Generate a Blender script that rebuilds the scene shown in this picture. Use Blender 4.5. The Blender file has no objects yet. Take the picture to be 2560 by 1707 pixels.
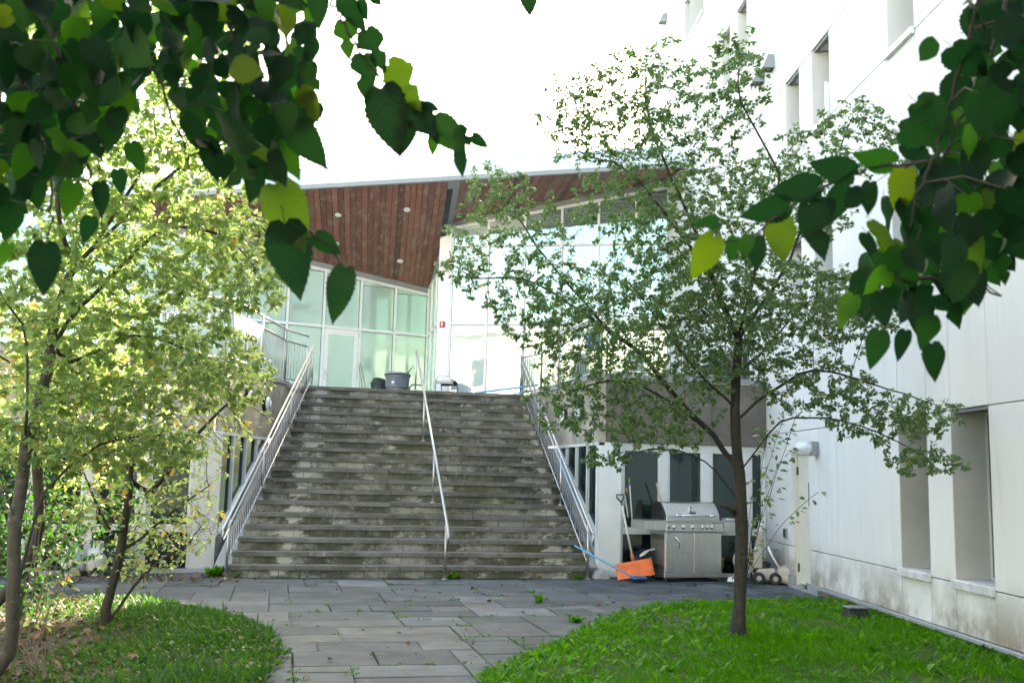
import bpy, math, random
import numpy as np
from mathutils import Vector, Matrix

random.seed(7)
rng = np.random.default_rng(7)
scn = bpy.context.scene
COL = scn.collection
R = math.radians

# ------------------------------------------------------------------ camera
# world frame: X along the stair treads, Y up the run of the stairs, Z up, metres
CAM = Vector((-2.418, -15.025, 1.521))
YAW, PITCH, ROLL = 0.2227, 0.134, 0.0247
fw = Vector((math.sin(YAW) * math.cos(PITCH), math.cos(YAW) * math.cos(PITCH), math.sin(PITCH)))
rt0 = Vector((math.cos(YAW), -math.sin(YAW), 0.0))
up0 = rt0.cross(fw)
rt = rt0 * math.cos(ROLL) + up0 * math.sin(ROLL)
up = up0 * math.cos(ROLL) - rt0 * math.sin(ROLL)
cd = bpy.data.cameras.new("camera")
cam = bpy.data.objects.new("camera", cd)
COL.objects.link(cam)
cd.sensor_width = 36.0
cd.lens = 35.0
cd.clip_start = 0.05
cd.clip_end = 2000.0
M = Matrix((rt, up, -fw)).transposed().to_4x4()
M.translation = CAM
cam.matrix_world = M
cd.dof.use_dof = True
cd.dof.focus_distance = 14.5
cd.dof.aperture_fstop = 5.6
scn.camera = cam

# ------------------------------------------------------------------ sky and sun
SUN_AZ, SUN_EL = R(36.0), R(36.6)          # azimuth clockwise from +Y
w = bpy.data.worlds.new("World")
scn.world = w
w.use_nodes = True
nt = w.node_tree
bg = nt.nodes["Background"]
sky = nt.nodes.new("ShaderNodeTexSky")
sky.sky_type = 'NISHITA'
sky.sun_disc = False
sky.sun_elevation = SUN_EL
sky.sun_rotation = SUN_AZ
sky.air_density = 1.0
sky.dust_density = 4.0
sky.ozone_density = 0.6
nt.links.new(sky.outputs[0], bg.inputs[0])
bg.inputs[1].default_value = 0.15
sd = bpy.data.lights.new("sun", 'SUN')
sd.energy = 5.0
sd.angle = R(0.5)
sd.color = (1.0, 0.94, 0.84)
so = bpy.data.objects.new("sun", sd)
COL.objects.link(so)
tosun = Vector((math.sin(SUN_AZ) * math.cos(SUN_EL), math.cos(SUN_AZ) * math.cos(SUN_EL), math.sin(SUN_EL)))
so.rotation_euler = tosun.to_track_quat('Z', 'Y').to_euler()
so.location = tosun * 60
scn.view_settings.view_transform = 'Standard'
scn.view_settings.look = 'None'
scn.view_settings.gamma = 1.0
scn.view_settings.use_curve_mapping = False
scn.view_settings.exposure = 3.0
scn.view_settings.use_white_balance = True          # camera set for open shade
scn.view_settings.white_balance_temperature = 7700
scn.view_settings.white_balance_tint = 6
scn.render.engine = 'CYCLES'
scn.cycles.max_bounces = 8
scn.cycles.diffuse_bounces = 4
scn.cycles.glossy_bounces = 4
scn.cycles.transmission_bounces = 6
scn.cycles.transparent_max_bounces = 12
scn.cycles.use_denoising = True

KS = 2560.0 / 2352.0
FPX = 35.0 / 36.0 * 2560.0


def at(x, y, D):
    """point D metres deep seen at (x, y) of the 2352-wide survey grid of the place"""
    x, y = x * KS, y * KS
    return CAM + (fw + rt * ((x - 1280) / FPX) - up * ((y - 853.5) / FPX)) * D


def on_plane(x, y, p, n):
    d = at(x, y, 1.0) - CAM
    return CAM + d * ((Vector(p) - CAM).dot(n) / d.dot(n))


# ------------------------------------------------------------------ materials
MATS = {}


def ramp(nt, stops):
    r = nt.nodes.new("ShaderNodeValToRGB")
    el = r.color_ramp.elements
    while len(el) < len(stops):
        el.new(0.5)
    for e, (p, c) in zip(el, stops):
        e.position = p
        e.color = (*c, 1.0) if len(c) == 3 else c
    return r


def noise(nt, scale, detail=4.0, rough=0.55, coord='Object', stretch=None, w4=None):
    tc = nt.nodes.new("ShaderNodeTexCoord")
    n = nt.nodes.new("ShaderNodeTexNoise")
    n.inputs['Scale'].default_value = scale
    n.inputs['Detail'].default_value = detail
    n.inputs['Roughness'].default_value = rough
    src = tc.outputs[coord]
    if coord == 'World':
        pass
    if stretch:
        mp = nt.nodes.new("ShaderNodeMapping")
        mp.inputs['Scale'].default_value = stretch
        nt.links.new(src, mp.inputs[0])
        src = mp.outputs[0]
    nt.links.new(src, n.inputs['Vector'])
    return n


def geo_noise(nt, scale, detail=4.0, rough=0.55, stretch=None):
    """noise in world space"""
    g = nt.nodes.new("ShaderNodeNewGeometry")
    n = nt.nodes.new("ShaderNodeTexNoise")
    n.inputs['Scale'].default_value = scale
    n.inputs['Detail'].default_value = detail
    n.inputs['Roughness'].default_value = rough
    src = g.outputs['Position']
    if stretch:
        mp = nt.nodes.new("ShaderNodeMapping")
        mp.inputs['Scale'].default_value = stretch
        nt.links.new(src, mp.inputs[0])
        src = mp.outputs[0]
    nt.links.new(src, n.inputs['Vector'])
    return n


def mixc(nt, fac, a, b, mode='MIX'):
    m = nt.nodes.new("ShaderNodeMix")
    m.data_type = 'RGBA'
    m.blend_type = mode
    for sock, v in ((m.inputs[0], fac), (m.inputs[6], a), (m.inputs[7], b)):
        if hasattr(v, 'is_output'):
            nt.links.new(v, sock)
        elif isinstance(v, (int, float)):
            sock.default_value = v
        else:
            sock.default_value = (*v, 1.0)
    return m.outputs[2]


def new_mat(name):
    m = bpy.data.materials.new(name)
    m.use_nodes = True
    MATS[name] = m
    return m, m.node_tree, m.node_tree.nodes["Principled BSDF"]


def bump(nt, b, height, strength=0.3, dist=0.01):
    bp = nt.nodes.new("ShaderNodeBump")
    bp.inputs['Strength'].default_value = strength
    bp.inputs['Distance'].default_value = dist
    nt.links.new(height, bp.inputs['Height'])
    nt.links.new(bp.outputs[0], b.inputs['Normal'])


def simple(name, col, rough=0.5, metal=0.0, var=0.12, scale=6.0, bmp=0.0, spec=0.5, stretch=None):
    m, nt, b = new_mat(name)
    n = geo_noise(nt, scale, 5, 0.6, stretch)
    lo = tuple(max(0, c * (1 - var)) for c in col)
    hi = tuple(min(1, c * (1 + var)) for c in col)
    r = ramp(nt, [(0.3, lo), (0.7, hi)])
    nt.links.new(n.outputs[0], r.inputs[0])
    nt.links.new(r.outputs[0], b.inputs['Base Color'])
    b.inputs['Roughness'].default_value = rough
    b.inputs['Metallic'].default_value = metal
    b.inputs['Specular IOR Level'].default_value = spec
    if bmp:
        n2 = geo_noise(nt, scale * 8, 4)
        bump(nt, b, n2.outputs[0], bmp, 0.01)
    return m


# white painted panels of the tall building, with grime creeping up from the base
def mat_white_wall():
    m, nt, b = new_mat("white_wall_paint")
    g = nt.nodes.new("ShaderNodeNewGeometry")
    sx = nt.nodes.new("ShaderNodeSeparateXYZ")
    nt.links.new(g.outputs['Position'], sx.inputs[0])
    n1 = geo_noise(nt, 1.3, 6, 0.6, (1, 1, 0.25))
    n2 = geo_noise(nt, 9.0, 6, 0.65, (1, 1, 0.08))
    n3 = geo_noise(nt, 1.7, 8, 0.68, (1, 1, 0.9))
    base = ramp(nt, [(0.3, (0.64, 0.645, 0.63)), (0.75, (0.73, 0.735, 0.72))])
    nt.links.new(n1.outputs[0], base.inputs[0])
    # dirt mask: splash zone, broken up by noise
    mr = nt.nodes.new("ShaderNodeMapRange")
    mr.inputs[1].default_value = 0.75
    mr.inputs[2].default_value = 0.05
    nt.links.new(sx.outputs[2], mr.inputs[0])
    mu = nt.nodes.new("ShaderNodeMath"); mu.operation = 'MULTIPLY'
    nt.links.new(mr.outputs[0], mu.inputs[0])
    r2 = ramp(nt, [(0.40, (0, 0, 0)), (0.60, (1, 1, 1))])
    nt.links.new(n3.outputs[0], r2.inputs[0])
    nt.links.new(r2.outputs[0], mu.inputs[1])
    st = ramp(nt, [(0.52, (0, 0, 0)), (0.72, (0.35, 0.35, 0.35))])
    nt.links.new(n2.outputs[0], st.inputs[0])
    c1 = mixc(nt, st.outputs[0], base.outputs[0], (0.50, 0.505, 0.485))
    c2 = mixc(nt, mu.outputs[0], c1, (0.20, 0.16, 0.105))
    nt.links.new(c2, b.inputs['Base Color'])
    b.inputs['Roughness'].default_value = 0.7
    n4 = geo_noise(nt, 60, 3)
    bump(nt, b, n4.outputs[0], 0.08, 0.004)
    return m


def mat_stone(name, cols, rough=0.8, moss=0.0, lichen=0.0, scale=5.0, obj_var=0.25, spec=0.25):
    """stone with a tint for each piece, mottling, and optional stains"""
    m, nt, b = new_mat(name)
    oi = nt.nodes.new("ShaderNodeObjectInfo")
    r0 = ramp(nt, [(i / (len(cols) - 1), c) for i, c in enumerate(cols)])
    nt.links.new(oi.outputs['Random'], r0.inputs[0])
    n1 = geo_noise(nt, scale, 6, 0.65)
    r1 = ramp(nt, [(0.3, (1 - obj_var,) * 3), (0.72, (1 + obj_var,) * 3)])
    nt.links.new(n1.outputs[0], r1.inputs[0])
    c = mixc(nt, 1.0, r0.outputs[0], r1.outputs[0], 'MULTIPLY')
    if moss:
        n2 = geo_noise(nt, 1.9, 8, 0.72, (1, 1, 1.6))
        r2 = ramp(nt, [(0.44, (0, 0, 0)), (0.60, (moss,) * 3)])
        nt.links.new(n2.outputs[0], r2.inputs[0])
        c = mixc(nt, r2.outputs[0], c, (0.05, 0.055, 0.035))
    if lichen:
        n3 = geo_noise(nt, 4.2, 8, 0.75)
        r3 = ramp(nt, [(0.60, (0, 0, 0)), (0.68, (lichen,) * 3)])
        nt.links.new(n3.outputs[0], r3.inputs[0])
        c = mixc(nt, r3.outputs[0], c, (0.52, 0.51, 0.47))
    nt.links.new(c, b.inputs['Base Color'])
    b.inputs['Roughness'].default_value = rough
    b.inputs['Specular IOR Level'].default_value = spec
    n4 = geo_noise(nt, scale * 9, 6, 0.7)
    bump(nt, b, n4.outputs[0], 0.35, 0.006)
    return m


def mat_riser():
    """riser blocks: buff stone, black-green algae in ragged patches, pale bloom towards both ends of the flight"""
    m, nt, b = new_mat("riser_stone")
    oi = nt.nodes.new("ShaderNodeObjectInfo")
    r0 = ramp(nt, [(0.0, (0.20, 0.197, 0.17)), (0.35, (0.275, 0.268, 0.23)), (0.7, (0.235, 0.23, 0.20)), (1.0, (0.32, 0.315, 0.275))])
    nt.links.new(oi.outputs['Random'], r0.inputs[0])
    n0 = geo_noise(nt, 14, 6, 0.7)
    r00 = ramp(nt, [(0.3, (0.75,) * 3), (0.7, (1.25,) * 3)])
    nt.links.new(n0.outputs[0], r00.inputs[0])
    c = mixc(nt, 1.0, r0.outputs[0], r00.outputs[0], 'MULTIPLY')
    # algae
    n1 = geo_noise(nt, 1.5, 9, 0.74, (1, 1, 1.5))
    r1 = ramp(nt, [(0.42, (0, 0, 0)), (0.52, (0.76,) * 3), (0.62, (0.93,) * 3)])
    nt.links.new(n1.outputs[0], r1.inputs[0])
    n2 = geo_noise(nt, 0.8, 3, 0.5)
    rg = ramp(nt, [(0.4, (0.040, 0.040, 0.033)), (0.62, (0.068, 0.076, 0.036))])
    nt.links.new(n2.outputs[0], rg.inputs[0])
    c = mixc(nt, r1.outputs[0], c, rg.outputs[0])
    # pale lime bloom, strongest near both ends of the steps
    g = nt.nodes.new("ShaderNodeNewGeometry")
    sx = nt.nodes.new("ShaderNodeSeparateXYZ")
    nt.links.new(g.outputs['Position'], sx.inputs[0])
    sl = nt.nodes.new("ShaderNodeMath"); sl.operation = 'MULTIPLY_ADD'      # follow the splayed left edge
    nt.links.new(sx.outputs[1], sl.inputs[0]); sl.inputs[1].default_value = -0.13
    nt.links.new(sx.outputs[0], sl.inputs[2])
    xr = nt.nodes.new("ShaderNodeMapRange")
    xr.inputs[1].default_value = -3.2; xr.inputs[2].default_value = 2.5
    nt.links.new(sl.outputs[0], xr.inputs[0])
    ex = ramp(nt, [(0.0, (0, 0, 0)), (0.10, (0.0,) * 3), (0.15, (0.20,) * 3), (0.21, (0.0,) * 3), (0.80, (0.0,) * 3), (0.88, (0.17,) * 3), (0.95, (0,) * 3)])
    nt.links.new(xr.outputs[0], ex.inputs[0])
    n3 = geo_noise(nt, 3.4, 8, 0.72, (0.7, 1, 1.3))
    ad = nt.nodes.new("ShaderNodeMath"); ad.operation = 'ADD'
    nt.links.new(n3.outputs[0], ad.inputs[0]); nt.links.new(ex.outputs[0], ad.inputs[1])
    r3 = ramp(nt, [(0.60, (0, 0, 0)), (0.68, (0.85,) * 3)])
    nt.links.new(ad.outputs[0], r3.inputs[0])
    c = mixc(nt, r3.outputs[0], c, (0.47, 0.46, 0.42))
    nt.links.new(c, b.inputs['Base Color'])
    b.inputs['Roughness'].default_value = 0.9
    b.inputs['Specular IOR Level'].default_value = 0.2
    n4 = geo_noise(nt, 45, 6, 0.7)
    bump(nt, b, n4.outputs[0], 0.45, 0.006)
    return m


def mat_wood(name, c0, c1, grey=0.5, rough=0.6):
    m, nt, b = new_mat(name)
    oi = nt.nodes.new("ShaderNodeObjectInfo")
    r0 = ramp(nt, [(0.0, c0), (0.55, tuple((a + d) / 2 for a, d in zip(c0, c1))), (1.0, c1)])
    nt.links.new(oi.outputs['Random'], r0.inputs[0])
    n1 = noise(nt, 3.0, 6, 0.7, 'Object', (14, 0.7, 14))
    r1 = ramp(nt, [(0.3, (0.6, 0.6, 0.6)), (0.7, (1.3, 1.25, 1.2))])
    nt.links.new(n1.outputs[0], r1.inputs[0])
    c = mixc(nt, 1.0, r0.outputs[0], r1.outputs[0], 'MULTIPLY')
    n2 = geo_noise(nt, 2.6, 8, 0.78, (1.8, 0.6, 1))
    r2 = ramp(nt, [(0.50, (0, 0, 0)), (0.70, (grey,) * 3)])
    nt.links.new(n2.outputs[0], r2.inputs[0])
    c = mixc(nt, r2.outputs[0], c, (0.36, 0.27, 0.23))
    nt.links.new(c, b.inputs['Base Color'])
    b.inputs['Roughness'].default_value = rough
    bump(nt, b, n1.outputs[0], 0.25, 0.004)
    return m


def mat_leaf(name, cols, trans, gloss=0.25, tmix=0.5, attr='tint', rough=0.45):
    """leaf: tint attribute picks the colour; light comes through the blade"""
    m, nt, b = new_mat(name)
    at_ = nt.nodes.new("ShaderNodeAttribute")
    at_.attribute_name = attr
    r0 = ramp(nt, [(i / (len(cols) - 1), c) for i, c in enumerate(cols)])
    nt.links.new(at_.outputs['Fac'], r0.inputs[0])
    r1 = ramp(nt, [(i / (len(trans) - 1), c) for i, c in enumerate(trans)])
    nt.links.new(at_.outputs['Fac'], r1.inputs[0])
    nt.links.new(r0.outputs[0], b.inputs['Base Color'])
    b.inputs['Roughness'].default_value = rough
    b.inputs['Specular IOR Level'].default_value = gloss
    tr = nt.nodes.new("ShaderNodeBsdfTranslucent")
    nt.links.new(r1.outputs[0], tr.inputs[0])
    mx = nt.nodes.new("ShaderNodeMixShader")
    mx.inputs[0].default_value = tmix
    nt.links.new(b.outputs[0], mx.inputs[1])
    nt.links.new(tr.outputs[0], mx.inputs[2])
    nt.links.new(mx.outputs[0], nt.nodes["Material Output"].inputs[0])
    return m


def mat_mulberry():
    m, nt, b = new_mat("mulberry_leaf_green")
    oi = nt.nodes.new("ShaderNodeObjectInfo")
    # leaves turn from deep green to yellow green; a few are spotted
    d = ramp(nt, [(0.0, (0.004, 0.018, 0.008)), (0.6, (0.006, 0.026, 0.008)), (0.88, (0.014, 0.045, 0.007)), (1.0, (0.05, 0.075, 0.008))])
    t = ramp(nt, [(0.0, (0.004, 0.028, 0.008)), (0.5, (0.006, 0.048, 0.009)), (0.76, (0.014, 0.085, 0.008)), (0.91, (0.05, 0.20, 0.008)), (1.0, (0.14, 0.24, 0.008))])
    nt.links.new(oi.outputs['Random'], d.inputs[0])
    nt.links.new(oi.outputs['Random'], t.inputs[0])
    v = noise(nt, 38.0, 2, 0.5, 'Object')
    sp = ramp(nt, [(0.66, (0, 0, 0)), (0.70, (1, 1, 1))])
    nt.links.new(v.outputs[0], sp.inputs[0])
    yel = ramp(nt, [(0.70, (0, 0, 0)), (0.9, (1, 1, 1))])
    nt.links.new(oi.outputs['Random'], yel.inputs[0])
    msk = mixc(nt, 1.0, sp.outputs[0], yel.outputs[0], 'MULTIPLY')
    # side veins
    tc = nt.nodes.new("ShaderNodeTexCoord")
    sx = nt.nodes.new("ShaderNodeSeparateXYZ")
    nt.links.new(tc.outputs['Object'], sx.inputs[0])
    ab = nt.nodes.new("ShaderNodeMath"); ab.operation = 'ABSOLUTE'
    nt.links.new(sx.outputs[0], ab.inputs[0])
    m1 = nt.nodes.new("ShaderNodeMath"); m1.operation = 'MULTIPLY_ADD'
    nt.links.new(ab.outputs[0], m1.inputs[0]); m1.inputs[1].default_value = -0.8
    nt.links.new(sx.outputs[1], m1.inputs[2])
    m2 = nt.nodes.new("ShaderNodeMath"); m2.operation = 'MULTIPLY'
    nt.links.new(m1.outputs[0], m2.inputs[0]); m2.inputs[1].default_value = 52.0
    m3 = nt.nodes.new("ShaderNodeMath"); m3.operation = 'SINE'
    nt.links.new(m2.outputs[0], m3.inputs[0])
    ve = ramp(nt, [(0.95, (0, 0, 0)), (0.998, (0.4, 0.4, 0.4))])
    nt.links.new(m3.outputs[0], ve.inputs[0])
    c = mixc(nt, ve.outputs[0], d.outputs[0], (0.03, 0.075, 0.03))
    c = mixc(nt, msk, c, (0.03, 0.018, 0.008))
    t1_ = mixc(nt, ve.outputs[0], t.outputs[0], (0.03, 0.11, 0.015))
    t2 = mixc(nt, msk, t1_, (0.03, 0.014, 0.004))
    nt.links.new(c, b.inputs['Base Color'])
    b.inputs['Roughness'].default_value = 0.5
    b.inputs['Specular IOR Level'].default_value = 0.14
    qn = noise(nt, 9.0, 3, 0.5, 'Object')
    bump(nt, b, qn.outputs[0], 0.18, 0.01)
    tr = nt.nodes.new("ShaderNodeBsdfTranslucent")
    nt.links.new(t2, tr.inputs[0])
    mx = nt.nodes.new("ShaderNodeMixShader")
    mx.inputs[0].default_value = 0.5
    nt.links.new(b.outputs[0], mx.inputs[1])
    nt.links.new(tr.outputs[0], mx.inputs[2])
    nt.links.new(mx.outputs[0], nt.nodes["Material Output"].inputs[0])
    return m


def mat_glass(name, tint, body, transp=0.5, refl=0.5, rough=0.02):
    """coated pane: part mirror, part see-through, part pale body colour"""
    m, nt, b = new_mat(name)
    b.inputs['Base Color'].default_value = (*body, 1)
    b.inputs['Roughness'].default_value = 0.6
    b.inputs['Specular IOR Level'].default_value = 0.0
    gl = nt.nodes.new("ShaderNodeBsdfGlossy")
    gl.inputs[0].default_value = (*tint, 1)
    gl.inputs['Roughness'].default_value = rough
    n = geo_noise(nt, 1.1, 3)
    bp = nt.nodes.new("ShaderNodeBump"); bp.inputs['Strength'].default_value = 0.12; bp.inputs['Distance'].default_value = 0.02
    nt.links.new(n.outputs[0], bp.inputs['Height']); nt.links.new(bp.outputs[0], gl.inputs['Normal'])
    tp = nt.nodes.new("ShaderNodeBsdfTransparent")
    tp.inputs[0].default_value = (*tint, 1)
    m1 = nt.nodes.new("ShaderNodeMixShader"); m1.inputs[0].default_value = refl
    m2 = nt.nodes.new("ShaderNodeMixShader"); m2.inputs[0].default_value = transp
    nt.links.new(b.outputs[0], m1.inputs[1]); nt.links.new(gl.outputs[0], m1.inputs[2])
    nt.links.new(m1.outputs[0], m2.inputs[1]); nt.links.new(tp.outputs[0], m2.inputs[2])
    nt.links.new(m2.outputs[0], nt.nodes["Material Output"].inputs[0])
    return m


def mat_bark(name, c0, c1):
    m, nt, b = new_mat(name)
    n1 = geo_noise(nt, 9, 6, 0.7, (2.2, 2.2, 0.5))
    r1 = ramp(nt, [(0.3, c0), (0.7, c1)])
    nt.links.new(n1.outputs[0], r1.inputs[0])
    n2 = geo_noise(nt, 13, 6, 0.75, (1, 1, 1.4))
    r2 = ramp(nt, [(0.52, (0, 0, 0)), (0.64, (0.5, 0.5, 0.5))])
    nt.links.new(n2.outputs[0], r2.inputs[0])
    c = mixc(nt, r2.outputs[0], r1.outputs[0], (c1[0] * 1.7, c1[1] * 1.95, c1[2] * 1.6))
    nt.links.new(c, b.inputs['Base Color'])
    b.inputs['Roughness'].default_value = 0.85
    bump(nt, b, n2.outputs[0], 0.9, 0.012)
    return m


def mat_steel(name, col, rough, streak=0.2):
    m, nt, b = new_mat(name)
    n1 = geo_noise(nt, 7, 5, 0.65, (3, 3, 0.35))
    r1 = ramp(nt, [(0.3, tuple(c * (1 - streak) for c in col)), (0.7, tuple(min(1, c * (1 + streak)) for c in col))])
    nt.links.new(n1.outputs[0], r1.inputs[0])
    nt.links.new(r1.outputs[0], b.inputs['Base Color'])
    b.inputs['Metallic'].default_value = 1.0
    rr = nt.nodes.new("ShaderNodeMapRange")
    rr.inputs[3].default_value = rough * 0.75
    rr.inputs[4].default_value = rough * 1.35
    nt.links.new(n1.outputs[0], rr.inputs[0])
    nt.links.new(rr.outputs[0], b.inputs['Roughness'])
    return m


mat_white_wall()
mat_riser()
mat_stone("tread_stone", [(0.13, 0.127, 0.115), (0.175, 0.17, 0.152), (0.15, 0.146, 0.132)], 0.75, moss=0.6, lichen=0.5)
mat_stone("flagstone_blue", [(0.052, 0.067, 0.075), (0.079, 0.096, 0.105), (0.045, 0.059, 0.068), (0.106, 0.116, 0.117), (0.062, 0.077, 0.086), (0.119, 0.140, 0.153)], 0.7, moss=0.22, lichen=0.10, scale=2.4, obj_var=0.38, spec=0.12)
simple("joint_soil", (0.05, 0.052, 0.035), 0.95, 0, 0.5, 7, 0.5)
simple("soil", (0.045, 0.033, 0.022), 0.95, 0, 0.45, 9, 0.6)
simple("ground_earth", (0.06, 0.065, 0.035), 0.95, 0, 0.4, 1.2, 0.3)
simple("concrete_grey", (0.30, 0.31, 0.31), 0.8, 0, 0.22, 3, 0.2)
simple("plinth_metal", (0.28, 0.30, 0.31), 0.5, 0, 0.15, 4, 0.05)
simple("plinth_concrete", (0.20, 0.165, 0.13), 0.9, 0, 0.35, 4, 0.4)
simple("panel_pale", (0.72, 0.745, 0.74), 0.5, 0, 0.07, 1.5)
simple("panel_warm", (0.50, 0.495, 0.46), 0.55, 0, 0.08, 1.5)
simple("frame_alu", (0.60, 0.63, 0.635), 0.4, 0.0, 0.06, 3)
simple("frame_white", (0.74, 0.75, 0.75), 0.4, 0.0, 0.05, 3)
simple("flashing_grey", (0.25, 0.265, 0.275), 0.5, 0.0, 0.06, 2)
simple("parapet_metal", (0.56, 0.65, 0.72), 0.4, 0.0, 0.05, 2)
simple("column_white", (0.82, 0.82, 0.81), 0.6, 0, 0.04, 2)
simple("interior_white", (0.72, 0.74, 0.72), 0.8, 0, 0.05, 2)
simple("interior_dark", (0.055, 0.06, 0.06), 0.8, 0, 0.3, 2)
simple("blind_white", (0.70, 0.78, 0.74), 0.7, 0, 0.08, 2)
simple("reflection_backing", (0.74, 0.78, 0.77), 0.6, 0, 0.03, 0.8)
simple("door_cream", (0.66, 0.64, 0.54), 0.5, 0, 0.06, 3)
simple("marble_sill", (0.58, 0.59, 0.60), 0.35, 0, 0.2, 5)
simple("recess_grey", (0.42, 0.44, 0.435), 0.8, 0, 0.10, 2)
mat_wood("soffit_redwood", (0.13, 0.054, 0.044), (0.32, 0.130, 0.09), 0.85)
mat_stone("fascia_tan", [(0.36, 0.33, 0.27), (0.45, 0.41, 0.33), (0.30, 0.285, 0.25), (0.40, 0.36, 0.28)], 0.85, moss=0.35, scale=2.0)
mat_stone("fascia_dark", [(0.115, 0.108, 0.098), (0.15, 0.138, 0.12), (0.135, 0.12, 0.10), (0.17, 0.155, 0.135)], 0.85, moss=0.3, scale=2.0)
mat_steel("rail_steel", (0.52, 0.51, 0.48), 0.38, 0.15)
mat_steel("grill_steel", (0.58, 0.575, 0.55), 0.34, 0.10)
mat_steel("baluster_steel", (0.30, 0.295, 0.28), 0.45, 0.15)
mat_steel("chrome", (0.8, 0.8, 0.79), 0.14, 0.04)
mat_glass("glass_mint", (0.80, 0.93, 0.87), (0.52, 0.64, 0.59), 0.45, 0.36)
mat_glass("glass_teal", (0.72, 0.86, 0.85), (0.22, 0.33, 0.31), 0.30, 0.5)
mat_glass("glass_white", (0.90, 0.98, 0.95), (0.74, 0.80, 0.78), 0.40, 0.35)  # pale body carries the bright reflection of the sunlit house
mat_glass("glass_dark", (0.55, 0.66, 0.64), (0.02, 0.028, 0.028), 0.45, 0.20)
simple("orange_plastic", (0.75, 0.155, 0.035), 0.42, 0, 0.12, 8)
simple("blue_plastic", (0.035, 0.13, 0.42), 0.45, 0, 0.15, 8)
simple("yellow_plastic", (0.45, 0.29, 0.02), 0.5, 0, 0.15, 8)
simple("green_plastic", (0.06, 0.28, 0.06), 0.5, 0, 0.15, 8)
simple("black_plastic", (0.012, 0.012, 0.013), 0.45, 0, 0.3, 8)
simple("black_rubber", (0.018, 0.018, 0.018), 0.75, 0, 0.3, 12)
simple("white_plastic", (0.74, 0.73, 0.70), 0.45, 0, 0.06, 8)
simple("beige_plastic", (0.36, 0.335, 0.29), 0.5, 0, 0.12, 6)
simple("canvas", (0.50, 0.46, 0.37), 0.9, 0, 0.18, 10, 0.4)
simple("pole_pale", (0.60, 0.56, 0.48), 0.5, 0, 0.10, 10)
simple("pole_wood", (0.42, 0.27, 0.14), 0.6, 0, 0.2, 10)
simple("grey_bin", (0.12, 0.135, 0.155), 0.5, 0, 0.1, 5)
simple("green_bin", (0.012, 0.032, 0.026), 0.6, 0, 0.3, 5)
simple("red_paint", (0.45, 0.02, 0.025), 0.4, 0, 0.1, 5)
simple("lamp_glass", (0.78, 0.80, 0.82), 0.25, 0, 0.05, 5)
simple("paper_mint", (0.60, 0.74, 0.70), 0.7, 0, 0.04, 5)
simple("paper_yellow", (0.72, 0.70, 0.40), 0.7, 0, 0.06, 5)
simple("cloth_blue", (0.16, 0.20, 0.60), 0.9, 0, 0.2, 10)
simple("pipe_blue", (0.10, 0.36, 0.62), 0.45, 0, 0.1, 10)
simple("tank_white", (0.42, 0.43, 0.41), 0.45, 0, 0.18, 7)
simple("tank_navy", (0.012, 0.018, 0.05), 0.4, 0, 0.2, 7)
simple("tank_blue", (0.25, 0.40, 0.52), 0.4, 0, 0.12, 7)
simple("print_white", (0.80, 0.80, 0.78), 0.6, 0, 0.03, 5)
simple("rust", (0.10, 0.045, 0.02), 0.8, 0, 0.4, 20)
simple("neighbour_render", (0.74, 0.71, 0.63), 0.8, 0, 0.1, 0.6)
mat_bark("bark_grey", (0.025, 0.022, 0.018), (0.085, 0.078, 0.062))
mat_bark("bark_dark", (0.014, 0.012, 0.010), (0.042, 0.037, 0.030))
mat_bark("bark_twig", (0.09, 0.072, 0.055), (0.20, 0.165, 0.13))
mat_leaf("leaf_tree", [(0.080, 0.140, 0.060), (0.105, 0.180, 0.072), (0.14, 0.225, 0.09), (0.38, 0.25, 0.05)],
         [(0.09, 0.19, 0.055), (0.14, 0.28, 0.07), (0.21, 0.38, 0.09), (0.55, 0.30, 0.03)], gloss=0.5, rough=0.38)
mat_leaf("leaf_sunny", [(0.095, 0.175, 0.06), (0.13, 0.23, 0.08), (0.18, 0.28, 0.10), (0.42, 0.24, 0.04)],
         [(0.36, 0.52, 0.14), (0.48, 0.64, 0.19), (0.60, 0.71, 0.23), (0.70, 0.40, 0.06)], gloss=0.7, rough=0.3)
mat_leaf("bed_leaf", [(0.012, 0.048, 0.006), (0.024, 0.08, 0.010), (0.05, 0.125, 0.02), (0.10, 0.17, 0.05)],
         [(0.02, 0.09, 0.005), (0.04, 0.15, 0.008), (0.07, 0.20, 0.012), (0.12, 0.22, 0.03)], gloss=0.25, rough=0.4)  # darker greens: tree shade over the left bed put into the colour
mat_leaf("grass_blade", [(0.022, 0.09, 0.002), (0.04, 0.15, 0.003), (0.06, 0.20, 0.005), (0.12, 0.18, 0.015)],
         [(0.04, 0.22, 0.003), (0.08, 0.34, 0.004), (0.12, 0.42, 0.008), (0.2, 0.34, 0.015)], gloss=0.05, rough=0.6)
mat_leaf("weed_leaf", [(0.025, 0.10, 0.006), (0.05, 0.16, 0.012), (0.09, 0.23, 0.03), (0.16, 0.28, 0.08)],
         [(0.04, 0.19, 0.006), (0.08, 0.30, 0.01), (0.13, 0.38, 0.02), (0.2, 0.4, 0.04)], gloss=0.2, rough=0.45)
mat_leaf("litter_leaf", [(0.10, 0.055, 0.03), (0.17, 0.10, 0.055), (0.22, 0.15, 0.09), (0.13, 0.09, 0.06)],
         [(0.05, 0.02, 0.01), (0.08, 0.04, 0.02), (0.1, 0.06, 0.03), (0.05, 0.03, 0.02)], gloss=0.1, tmix=0.25, rough=0.8)
mat_leaf("leaf_canopy", [(0.012, 0.045, 0.012), (0.02, 0.07, 0.015)], [(0.01, 0.05, 0.008), (0.02, 0.09, 0.01)])
mat_mulberry()


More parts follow.
